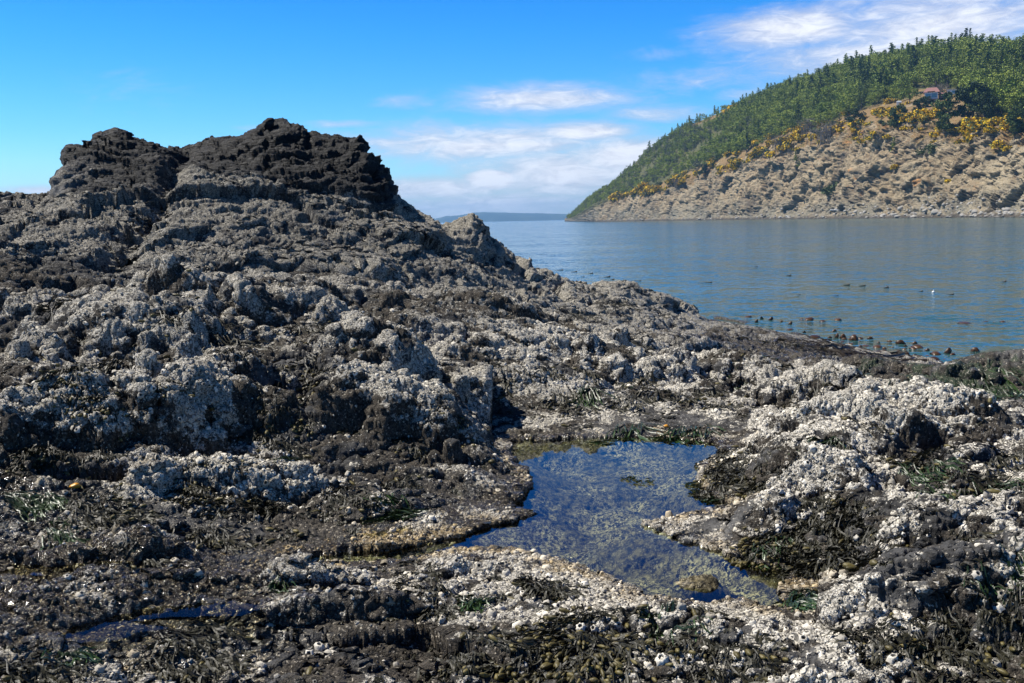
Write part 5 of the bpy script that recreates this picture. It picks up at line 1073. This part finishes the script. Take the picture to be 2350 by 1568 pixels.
BROOM = [(1470, 437, 7), (1480, 433, 9), (1510, 436, 8), (1545, 420, 9), (1555, 412, 9), (1570, 418, 7), (1635, 382, 8), (1640, 372, 7), (1660, 390, 9), (1690, 378, 9), (1680, 392, 8), (1745, 352, 10), (1755, 345, 10), (1730, 362, 8), (1830, 312, 12), (1850, 300, 12), (1838, 322, 10), (1862, 292, 11), (1880, 285, 9), (1900, 268, 8), (1915, 300, 9), (1930, 288, 8), (2005, 262, 9), (2015, 254, 9), (2025, 268, 10), (2040, 258, 9), (2075, 278, 11), (2085, 272, 12), (2098, 276, 12), (2110, 268, 13), (2120, 278, 13), (2135, 268, 13), (2145, 262, 13), (2090, 284, 10), (2062, 298, 9), (2075, 300, 9), (2105, 300, 9), (2165, 297, 12), (2160, 304, 10), (2190, 306, 10), (2205, 300, 15), (2222, 290, 17), (2240, 294, 16), (2232, 304, 14), (2215, 312, 12), (2255, 298, 14), (2270, 290, 13), (2285, 284, 13), (2300, 276, 12), (2310, 290, 12), (2322, 296, 14), (2295, 300, 13), (2275, 306, 11), (2330, 286, 12), (2260, 282, 11), (2305, 268, 10), (2240, 326, 11), (2215, 330, 9), (2290, 340, 11), (2310, 345, 9), (2010, 320, 10), (2020, 312, 9), (2040, 318, 8), (1985, 330, 9), (2130, 316, 9), (2050, 345, 7), (2140, 330, 7), (1870, 318, 8), (1815, 330, 8), (1800, 336, 7), (1790, 345, 7), (1765, 360, 8), (1715, 372, 7), (1600, 404, 7), (1500, 442, 7), (1660, 400, 7), (1455, 446, 7), (1560, 426, 6), (1430, 452, 6), (2180, 420, 7), (2055, 388, 8), (1950, 320, 7), (1972, 312, 8), (1888, 330, 7), (1845, 345, 7), (1665, 262, 8), (1680, 255, 8), (1780, 330, 7)]
def bzone(x, y):
    return 'in the big golden patch at right' if x > 2195 and y < 316 else 'on the grassy bank below the houses' if 2055 < x <= 2195 and y < 300 else 'along the top of the left cliff' if x < 1620 else 'on the sloping cliff top' if x < 1800 else 'above the middle of the cliff' if x < 1990 and y < 335 else 'scattered on the rocky cliff face'
def bush(me, x, y, wp, base_w, lab, grp, nm, cat):
    p, f, c_ = head_at(x, y); rr_ = math.hypot(p[0], p[1]); s_ = wp / FP * rr_ / base_w; o = link(nm, me); o.location = p - [0, 0, .2 * s_]; o.scale = (s_, s_, s_ * tr.uniform(.7, 1.1)); o.rotation_euler = (0, 0, tr.uniform(0, 6.28)); tag(o, lab, cat, grp)
for i, (x, y, wp) in enumerate(BROOM): bush(bm_ if i % 3 else bm2, x, y, wp * (1.6 if x < 1800 else 1.25), 1.6, ('bright yellow' if i % 3 else 'half green yellow') + ' broom bush ' + bzone(x, y), 'yellow broom bushes', 'broom_bush', 'bush')
for i in range(64):
    x = tr.uniform(1400, 2090); lo = np.interp(x, wx, wy); y = lo + (np.interp(x, xcol, y_top) - lo) * tr.uniform(-.1, 1.25) + tr.normal(0, 4); bush(bm_ if i % 3 else bm2, x, y, tr.uniform(8, 15), 1.6, ('bright yellow' if i % 3 else 'half green yellow') + ' broom bush ' + bzone(x, y), 'yellow broom bushes', 'broom_bush', 'bush')
sv, sq = trunk(9, .16, .3, 14, 1.3); SNAG = np_mesh('dead_tree', sv, sq, mat=M_BARE, attrs={'shade': np.full(len(sv), .5)})
for i, (x, y, hp_) in enumerate([(1550, 380, 22), (1590, 350, 24), (1625, 300, 24), (1672, 286, 26), (1745, 248, 30), (1800, 262, 26), (1885, 205, 30), (1943, 240, 30), (2025, 196, 30), (1480, 410, 20), (1520, 372, 20), (1700, 312, 24), (2110, 160, 34), (2260, 190, 36)]):
    p, f, c_ = head_at(x, y); rr_ = math.hypot(p[0], p[1]); s_ = hp_ / FP * rr_ / 9; o = link('dead_tree', SNAG); o.location = p; o.scale = (s_ * 1.2, s_ * 1.2, s_); o.rotation_euler = (0, 0, i * 1.9); tag(o, 'bare grey dead tree standing ' + ('among trees near the headland tip' if x < 1600 else 'in the wood on the middle slope' if x < 1960 else 'in the dense wood above the houses'), 'dead tree', 'dead trees in the wood')

for i in range(70):
    x = tr.uniform(1420, 2345); y = np.interp(x, xcol, y_top) + tr.uniform(-26, 4); bush(sm_, x, y, tr.uniform(5, 12), 1.8, 'low grey green scrub bush ' + ('among the broom at the left' if x < 1700 else 'among the broom in the middle' if x < 2050 else 'on the grass at the right'), 'green scrub bushes', 'scrub_bush', 'bush')
bush(sm_, 1898, 446, 26, 1.8, 'fresh green bush low on the cliff beside orange lichen', None, 'scrub_bush', 'bush'); bush(sm_, 1912, 438, 20, 1.8, 'upper fresh green bush low on the cliff', None, 'scrub_bush', 'bush'); bush(sm_, 2135, 350, 22, 1.8, 'thin green bush high on the cliff right of the small conifer', None, 'scrub_bush', 'bush')
for x, y, wp, wh in [(1858, 298, 36, 'highest of three above the cliff'), (1896, 318, 38, 'rightmost of three above the cliff'), (1790, 330, 28, 'leftmost of three above the cliff'), (2148, 212, 26, 'standing over the red roof'), (1818, 360, 18, 'on the cliff edge beside the gully'), (1560, 425, 18, 'on the left cliff top'), (2265, 240, 24, 'between conifers right of the houses')]: bush(gm_, x, y, wp, 3.4, 'grey leafless bush ' + wh, 'grey leafless bushes', 'bare_bush', 'bush')

# ---- houses
def boxm(bm, x0, x1, y0, y1, z0, z1):
    v = [bm.verts.new(q) for q in ((x0, y0, z0), (x1, y0, z0), (x1, y1, z0), (x0, y1, z0), (x0, y0, z1), (x1, y0, z1), (x1, y1, z1), (x0, y1, z1))]
    for f in ((0, 3, 2, 1), (4, 5, 6, 7), (0, 1, 5, 4), (1, 2, 6, 5), (2, 3, 7, 6), (3, 0, 4, 7)): bm.faces.new([v[i] for i in f])
def hip(bm, x0, x1, y0, y1, z0, h, inset, over=.5):
    x0 -= over; x1 += over; y0 -= over; y1 += over; ym = (y0 + y1) / 2
    v = [bm.verts.new(q) for q in ((x0, y0, z0), (x1, y0, z0), (x1, y1, z0), (x0, y1, z0), (x0 + inset, ym, z0 + h), (x1 - inset, ym, z0 + h))]
    for f in ((0, 1, 5, 4), (1, 2, 5), (2, 3, 4, 5), (3, 0, 4), (3, 2, 1, 0)): bm.faces.new([v[i] for i in f])
import bmesh
def flatmat(name, col, rough=.8, **k):
    m, t, p = material(name); pos = t.add('ShaderNodeNewGeometry').outputs['Position']; n = t.noise(pos, 2.5, 4).outputs[0]
    setin(t, p, Base_Color=t.mix(n, tuple(c * .8 for c in col), tuple(min(1, c * 1.15) for c in col)), Roughness=rough); return m
M_WALL = flatmat('white_wall', (.62, .64, .66)); M_GREYW = flatmat('grey_wall', (.28, .31, .34)); M_ROOF = flatmat('red_roof', (.25, .125, .115)); M_BROWN = flatmat('brown_boards', (.16, .09, .06)); M_GLASS = flatmat('window_glass', (.10, .22, .30), .1); M_GROOF = flatmat('grey_roof', (.30, .33, .36)); M_STONE = flatmat('stone_pier', (.33, .31, .28)); M_WHITE = flatmat('white_paint', (.80, .80, .80), .5)
def house(x, y, label, cat, name, parts, wp=None):
    p, f, c_ = head_at(x, y); o = bpy.data.objects.new(name, None); C.objects.link(o); o.location = p; th = math.atan2(p[0], p[1]); o.rotation_euler = (0, 0, -th); rr_ = math.hypot(p[0], p[1]); tag(o, label, cat)
    made = {}
    for nm, mt, fn, par in parts:
        bm = bmesh.new(); fn(bm); me = bpy.data.meshes.new(nm); bm.to_mesh(me); bm.free(); me.materials.append(mt); made[nm] = link(nm, me, made.get(par, o))
    return o
house(2131, 236, 'house with red hipped roof and tall windows on piers in the clearing', 'house', 'red_roofed_house', [
    ('wall', M_WALL, lambda b: boxm(b, -3.3, 3.3, 0, 7, 1.6, 5.4), None), ('roof', M_ROOF, lambda b: hip(b, -3.3, 3.6, 0, 7, 5.4, 2.7, 1.6, .7), None), ('dormer', M_ROOF, lambda b: hip(b, -1.6, 1.2, -.6, 3, 5.8, 1.5, .8, .4), 'roof'),
    ('window', M_GLASS, lambda b: boxm(b, -2.8, -.3, -.06, .1, 2.6, 4.7), None), ('window', M_GLASS, lambda b: boxm(b, .1, 2.7, -.06, .1, 2.6, 4.7), None), ('balcony', M_BROWN, lambda b: boxm(b, -3.6, 3.6, -1.6, -.02, 1.5, 1.75), None), ('pier', M_STONE, lambda b: boxm(b, -2.9, -1.7, -.9, .3, -2.4, 1.5), None), ('pier', M_STONE, lambda b: boxm(b, 1.5, 2.7, -.9, .3, -2.4, 1.5), None),
    ('annex', M_BROWN, lambda b: boxm(b, 3.6, 8.6, 1.2, 6, 2.2, 4.3), None), ('annex_roof', M_ROOF, lambda b: hip(b, 3.75, 8.6, 1.2, 6, 4.31, 1.0, 1.0, .4), 'annex'), ('annex_window', M_GLASS, lambda b: boxm(b, 5.6, 8.0, 1.1, 1.25, 2.7, 4.0), 'annex')])
house(2196, 221, 'long low white building among trees right of the red roof', 'building', 'low_building', [('wall', M_WHITE, lambda b: boxm(b, -6.5, 6.5, 0, 4, 1.4, 3.6), None), ('roof', M_GROOF, lambda b: boxm(b, -6.9, 6.9, -.5, 4.4, 3.6, 3.85), None), ('window', M_GLASS, lambda b: boxm(b, -4.2, -2.4, -.05, .1, 2.0, 3.1), None), ('window', M_GLASS, lambda b: boxm(b, .4, 2.4, -.05, .1, 2.0, 3.1), None)])
house(2288, 208, 'small house with white gable high among trees at right', 'house', 'gabled_house', [('wall', M_GREYW, lambda b: boxm(b, -2.8, 2.8, 0, 5, 0, 4.5), None), ('roof', M_GROOF, lambda b: hip(b, -2.8, 2.8, 0, 5, 4.5, 2.0, 1.8, .5), None), ('gable', M_WHITE, lambda b: hip(b, -.8, .8, -.8, 2, 5.0, 1.5, .3, .2), None), ('window', M_GLASS, lambda b: boxm(b, -1.4, .9, -.05, .1, 1.8, 3.4), None)])
house(2010, 226, 'grey flat roofed house half hidden by trees left of the red roof', 'house', 'grey_house', [('wall', M_GREYW, lambda b: boxm(b, -4, 4, 0, 5, .5, 4.4), None), ('roof', M_GROOF, lambda b: boxm(b, -4.5, 4.5, -.6, 5.5, 4.4, 4.75), None), ('window', M_GLASS, lambda b: boxm(b, -2.6, .8, -.05, .1, 2, 3.7), None)])
house(2003, 184, 'small brown hut on the wooded slope above the grey house', 'hut', 'brown_hut', [('wall', M_BROWN, lambda b: boxm(b, -2, 2, 0, 3, 1, 3.6), None), ('roof', M_BROWN, lambda b: hip(b, -2, 2, 0, 3, 3.6, 1.0, .8, .4), None)])
house(2057, 242, 'small white shed beside the dark tree left of the red roofed house', 'shed', 'white_shed', [('wall', M_WHITE, lambda b: boxm(b, -1.3, 1.3, 0, 2, 0, 1.9), None), ('roof', M_GROOF, lambda b: hip(b, -1.3, 1.3, 0, 2, 1.9, .7, .5, .2), None)])
# ---- boulders of the far beach
def rock_proto(seed):
    bm = bmesh.new(); bmesh.ops.create_icosphere(bm, subdivisions=2, radius=1)
    V = np.array([v.co[:] for v in bm.verts], F32); d = 1 + .45 * nz(V, 1.1, seed) + .22 * nz(V, 2.6, seed + 1); V = V * d[:, None]; V[:, 2] *= .62; V = np.round(V / .22) * .11 + V * .5
    T = np.array([[v.index for v in f.verts] for f in bm.faces]); bm.free(); return V, T
def rubble_mat():
    m, t, p = material('beach_rock'); pos = t.add('ShaderNodeNewGeometry').outputs['Position']; n = t.noise(pos, .9, 4, .6).outputs[0]; z = t.add('ShaderNodeSeparateXYZ', {0: pos}).outputs[2]
    setin(t, p, Base_Color=t.mix(t.ss(t.m('ADD', z, t.m('MULTIPLY', n, .8)), .5, 1.3), (.05, .046, .04), t.mix(n, (.16, .15, .135), (.40, .38, .34))), Roughness=.9); return m
M_RUB = rubble_mat(); RP = [rock_proto(s_) for s_ in (3, 9, 15, 27)]; RM = [np_mesh('boulder', V, tris=T, smooth=False, mat=M_RUB) for V, T in RP]
spots = []
for _ in range(1500):
    c_ = int(tr.integers(3, NC - 2)); f = tr.uniform(.018, .125); k_ = int(f * NT_); p = HG[k_, c_].astype(float)
    if p[2] < -.4: continue
    s_ = np.exp(tr.normal(-.75, .5)) * (.55 + .6 * tt_[c_]) * (.7 if f > .09 else 1); spots.append((s_ / math.hypot(p[0], p[1]), p, s_, HXi[k_, c_]))
spots.sort(key=lambda a: -a[0]); bV, bT = [], []; off = 0; nb_ = 0
for i, (app, p, s_, x) in enumerate(spots):
    if nb_ < 90 and 1320 < x < 2345:
        nb_ += 1; o = link('shore_boulder', RM[i % 4]); o.location = p; o.scale = (s_, s_, s_); o.rotation_euler = (0, 0, tr.uniform(0, 6.28)); tag(o, 'grey boulder on the far beach ' + ('near the headland tip' if x < 1600 else 'under the left part of the cliff' if x < 1800 else 'beside the driftwood log' if x < 1960 else 'under the middle of the cliff' if x < 2150 else 'under the pale cliff at right'), 'boulder', 'boulders along the far beach')
    else:
        V, T = RP[i % 4]; a = tr.uniform(0, 6.28); V = np.stack([V[:, 0] * math.cos(a) - V[:, 1] * math.sin(a), V[:, 0] * math.sin(a) + V[:, 1] * math.cos(a), V[:, 2]], 1) * s_ + p; bV.append(V); bT.append(T + off); off += len(V)
tag(link('beach_rubble', np_mesh('beach_rubble', np.concatenate(bV), tris=np.concatenate(bT), smooth=False, mat=M_RUB)), kind='stuff')
p = at_r(1926, 484, float(np.interp(1926, xcol, r_bt)) - 1); tv_, tq = trunk(9, .42, .3, 2, 1.2); lg = link('driftwood_log', np_mesh('driftwood_log', tv_, tq, mat=M_WHITE)); lg.location = p + [-4, 0, .5]; lg.rotation_euler = (0, math.pi / 2, .1); tag(lg, 'bleached white driftwood log lying on the far beach', 'driftwood')
# ------------------------------------------------------------------ kelp in the water, big barnacles and small things
kr = np.random.default_rng(33)
def crop(x, y): return (2800 + x * .5515) * .5737, (1050 + y * .5515) * .5737
def kelp_blade(px, py, wpx, up, label):
    p = at_z(px, py, 0.0); r = math.hypot(p[0], p[1]); wm = wpx / FP * r; hgt = wm * (kr.uniform(.4, .8) if up else kr.uniform(.15, .4)); L = 9; W_ = 5; a = kr.uniform(-.5, .5); V = []; 
    d = np.array([math.cos(a), math.sin(a), 0]); e = np.array([-math.sin(a), math.cos(a), 0]); skew = kr.uniform(-.8, .8); k = kr.uniform(.8, 1.2)
    for i in range(L):
        f = i / (L - 1); prof = math.sin(math.pi * min(1, .06 + f * .92)) ** .6; z = hgt * (math.sin(math.pi * (.08 + .84 * f)) ** .8) * k - .03; y = (f - .5) * wm * (.5 if up else 1.3)
        for j in range(W_):
            g = j / (W_ - 1) * 2 - 1; wv = .14 * math.sin(f * 5 + j * 1.3) * wm; V.append(d * (g * wm * .5 * (prof * (1.15 - .85 * z / max(hgt, .01)) if up else .5 + .3 * prof) + skew * z) + e * (y + wv * .4) + [0, 0, z - abs(g) ** 2 * hgt * .45 + wv * .22])
    I = np.arange(L * W_).reshape(L, W_); c0 = np.array([.055, .026, .009]) * kr.uniform(.6, 1.5); col = np.concatenate([np.repeat(c0[None], L * W_, 0), np.ones((L * W_, 1))], 1)
    o = link('kelp_frond', np_mesh('kelp_frond', np.array(V), np.stack([I[:-1, :-1], I[:-1, 1:], I[1:, 1:], I[1:, :-1]], -1).reshape(-1, 4), attrs={'tint': col}, mat=M_KELP)); o.location = p
    sm = o.modifiers.new('thickness', 'SOLIDIFY'); sm.thickness = .006; tag(o, label, 'kelp', 'kelp blades poking out of the water')
KB = [(455, 408, 28, 1), (497, 420, 40, 1), (568, 405, 24, 0), (587, 432, 30, 1), (402, 436, 36, 1), (665, 412, 18, 0), (647, 449, 38, 1), (785, 418, 60, 0), (735, 412, 30, 0), (890, 428, 44, 0), (1003, 421, 45, 0), (806, 462, 36, 0), (650, 487, 50, 0), (966, 500, 40, 1), (940, 548, 40, 1), (985, 545, 40, 1), (1040, 550, 60, 1), (1115, 565, 90, 1), (1165, 553, 40, 0), (1240, 555, 50, 1), (1383, 577, 40, 1), (1468, 590, 80, 1), (1497, 610, 30, 1), (1550, 590, 44, 1), (1590, 617, 70, 0), (1645, 587, 24, 0), (1440, 652, 40, 1), (1490, 668, 50, 1), (1640, 640, 36, 1), (1700, 668, 60, 0), (1770, 660, 60, 1), (1830, 672, 54, 1), (2000, 645, 70, 1), (1580, 710, 70, 1), (1900, 680, 50, 0), (1910, 440, 80, 0), (1965, 440, 36, 0), (2003, 441, 34, 0), (2075, 430, 40, 0), (2130, 436, 30, 0), (2192, 432, 36, 0), (345, 395, 46, 0), (235, 382, 40, 0), (1700, 449, 36, 0), (1645, 441, 20, 0), (1590, 440, 26, 0), (1525, 445, 20, 0), (820, 545, 80, 0), (700, 510, 40, 0), (760, 510, 30, 1), (1200, 605, 60, 0), (1290, 615, 60, 0), (1330, 640, 40, 0), (1690, 710, 70, 0), (1770, 705, 50, 0), (1320, 520, 30, 0)]
for _ in range(34):
    f_ = kr.random(); KB.append((900 + 900 * f_ + kr.normal(0, 60), 540 + 150 * f_ + kr.normal(0, 16), kr.uniform(18, 46), int(kr.random() < .3)))
groups_ = {}
for x, y, wd, up in KB:
    px, py = crop(x, y); zn = 'in far line off ridge end' if x < 850 and y < 470 else 'in far line at right' if y < 470 else 'by rocks left of the tallest' if x < 1070 else 'crowded by the low rocks' if x < 1300 else 'mid of the kelp crowd' if x < 1560 else 'near the green rock'
    key = ('standing' if up else 'flat', zn); groups_.setdefault(key, []).append((px, py, wd))
for (st, zn), L_ in groups_.items():
    for i, (px, py, wd) in enumerate(sorted(L_)): kelp_blade(px, py, wd * .5515 * .5737 * 1.3, st == 'standing', ('largest tent shaped brown kelp frond by the rocks' if wd == 90 else f'{st} brown kelp frond {zn}' + (f", {ORD[i]} from left" if i < 16 else " at its right end")))
def kelp_float(px, py, s_, stipe, label):
    p = at_z(px, py, 0.0); r = math.hypot(p[0], p[1]); o = bpy.data.objects.new('kelp_float', None); C.objects.link(o); o.location = p; tag(o, label, 'kelp', 'bull kelp floats on the bay')
    rd = s_ * .62 / FP * r / 2; a = np.arange(10) / 10 * 6.283
    def lathe(pr, nm):
        V = np.concatenate([np.stack([np.full(10, x_), q * np.cos(a), q * np.sin(a) + z_], 1) for x_, q, z_ in pr]); n = len(pr); Q = [(k * 10 + i, k * 10 + (i + 1) % 10, (k + 1) * 10 + (i + 1) % 10, (k + 1) * 10 + i) for k in range(n - 1) for i in range(10)]
        link(nm, np_mesh(nm, V, Q, attrs={'tint': np.repeat(np.array([[.035, .022, .010, 1]]), len(V), 0)}, mat=M_KELP), o)
    lathe([(rd * (1 - 2 * f), rd * math.sin(math.pi * (.04 + .92 * f)) ** .8, rd * .25) for f in np.linspace(0, 1, 9)], 'bulb')
    L_ = stipe / FP * r; lathe([(-rd * .8 - L_ * f, rd * (.55 - .35 * f), rd * (.1 - .3 * f)) for f in np.linspace(0, 1, 8)], 'stipe'); o.rotation_euler = (0, 0, kr.uniform(-.25, .25))
FL = [crop(655, 97) + (8, 10), crop(415, 33) + (6, 8), crop(1080, 165) + (9, 12), crop(1195, 170) + (8, 14), crop(1360, 185) + (10, 8), crop(1610, 212) + (9, 8), crop(1835, 234) + (8, 12), crop(2215, 142) + (9, 10), crop(1000, 244) + (6, 14), crop(725, 235) + (5, 10), crop(80, 148) + (8, 28), (1291, 620, 6, 22), (1323, 624, 6, 16), (1359, 628, 7, 8), (1398, 636, 9, 14), (1408, 642, 7, 8), (1470, 645, 6, 36), (1340, 636, 5, 8)]
FL.sort()
for i, f in enumerate(FL): kelp_float(*f, ('small kelp bulb floating ' + ('just off the rocky ridge' if f[0] < 1500 else 'on the open bay') + ', ' + (ORD[i] if f[0] < 1500 else ORD[i - sum(1 for q in FL if q[0] < 1500)]) + ' from left'))
# the white float
px, py = crop(1693, 222); p = at_z(px, py, 0); bm = bmesh.new(); bmesh.ops.create_uvsphere(bm, u_segments=14, v_segments=9, radius=.045)
for v in bm.verts: v.co.z = v.co.z * .9 + .025; v.co.x *= 1 + max(0, v.co.z) * 1.2
bmesh.ops.create_cone(bm, cap_ends=True, segments=10, radius1=.014, radius2=.011, depth=.04, matrix=Matrix.Translation((0, 0, .09)))
me = bpy.data.meshes.new('float'); bm.to_mesh(me); bm.free(); me.materials.append(M_WHITE); o = link('white_float', me); o.location = p; tag(o, 'small white float bobbing among the kelp bulbs on the bay', 'float')
# kelp straps stranded on the low rock
for i, (px, py) in enumerate(sorted([(1830, 775), (1850, 782), (1870, 786), (1890, 792), (1910, 798), (1930, 803), (1950, 808), (1965, 812), (1980, 817), (2000, 822), (1860, 795), (1900, 806), (1940, 818), (1970, 826)])):
    p = at_z(px, py, .2)
    for _ in range(5): p = at_z(px, py, float(gz(p[0], p[1])))
    w = Weed(); n_ = 16; c0 = jit((.020, .015, .010), n_); w.ribbons(p[0] + kr.normal(0, .12, n_), p[1] + kr.normal(0, .2, n_), np.full(n_, -.5) + kr.normal(0, .3, n_), kr.uniform(.01, .06, n_), 1.0, 7, .011, .022, c0, c0 * 1.6, .4)
    oo = np.array([p[0], p[1], float(gz(p[0], p[1]))]); ob = link('stranded_kelp', w.mesh('stranded_kelp', M_KELP, oo)); ob.location = oo; tag(ob, f'limp dark kelp straps stranded on the low rocks, {ORD[i]} from left', 'kelp', 'stranded kelp on the low rocks')
# big single barnacles
BB = {'on the white rock at the bottom middle': [(1130, 1409), (1250, 1435), (1300, 1425), (1330, 1440), (1470, 1470), (1560, 1460), (1620, 1440), (1485, 1530), (1520, 1535), (1245, 1412), (1190, 1440)], 'at the right edge below hanging weed': [(2290, 1180), (2310, 1180), (2330, 1165), (2270, 1172)], 'on the dark slope right of the pool': [(2210, 1270), (2130, 1270), (2290, 1320), (2150, 1360), (2240, 1345)], 'on the white mound right of the pool': [(2030, 1120), (2045, 1135), (1985, 1105), (2000, 1130), (1960, 1120)], 'on the rock beside the pool spit': [(1780, 1180)], 'on the long white ledge at left': [(590, 1130), (560, 1100), (530, 1115)], 'in the wet flat at lower left': [(400, 1290), (330, 1330), (620, 1430), (480, 1440)], 'on the ridge by the near edge of pool': [(1100, 1300), (1045, 1290), (940, 1330), (1160, 1295)]}
for wh, L_ in BB.items():
    for i, (px, py) in enumerate(sorted(L_)):
        z = .98
        for _ in range(6): p = at_z(px, py, z); z = .5 * z + .5 * float(gz(p[0], p[1]))
        fi = int(np.argmin((Pt[:, 0] - p[0]) ** 2 + (Pt[:, 1] - p[1]) ** 2)); idx = np.array([fi]); me = barnacle_mesh('barnacle', idx, 14, True, rmin=np.array([kr.uniform(.015, .024)]))
        o0 = Pt[fi].astype(float); co_ = np.empty(len(me.vertices) * 3, F32); me.vertices.foreach_get('co', co_); me.vertices.foreach_set('co', (co_.reshape(-1, 3) - o0.astype(F32)).ravel()); me.update()
        o = link('large_barnacle', me); o.location = o0; tag(o, 'large white barnacle ' + wh + (f', {ORD[i]} from left' if len(L_) > 1 else ''), 'barnacle', 'large open barnacles')
# two orange lumps
M_OR, t_, p_ = material('orange_sponge'); pos_ = t_.add('ShaderNodeNewGeometry').outputs['Position']; setin(t_, p_, Base_Color=t_.mix(t_.noise(pos_, 120, 3).outputs[0], (.42, .17, .01), (.66, .33, .03)), Roughness=.4)
for px, py, s_, lab in ((172, 1121, .024, 'bright orange lump on the wet flat under the black shadow'), (1528, 982, .02, 'orange yellow lump at the water line behind the pool')):
    z = .95
    for _ in range(6): p = at_z(px, py, z); z = .5 * z + .5 * float(gz(p[0], p[1]))
    V, T = rock_proto(41); o = link('orange_sponge', np_mesh('orange_sponge', V * s_, tris=T, mat=M_OR)); o.location = (p[0], p[1], float(gz(p[0], p[1])) + .012); tag(o, lab, 'sponge')
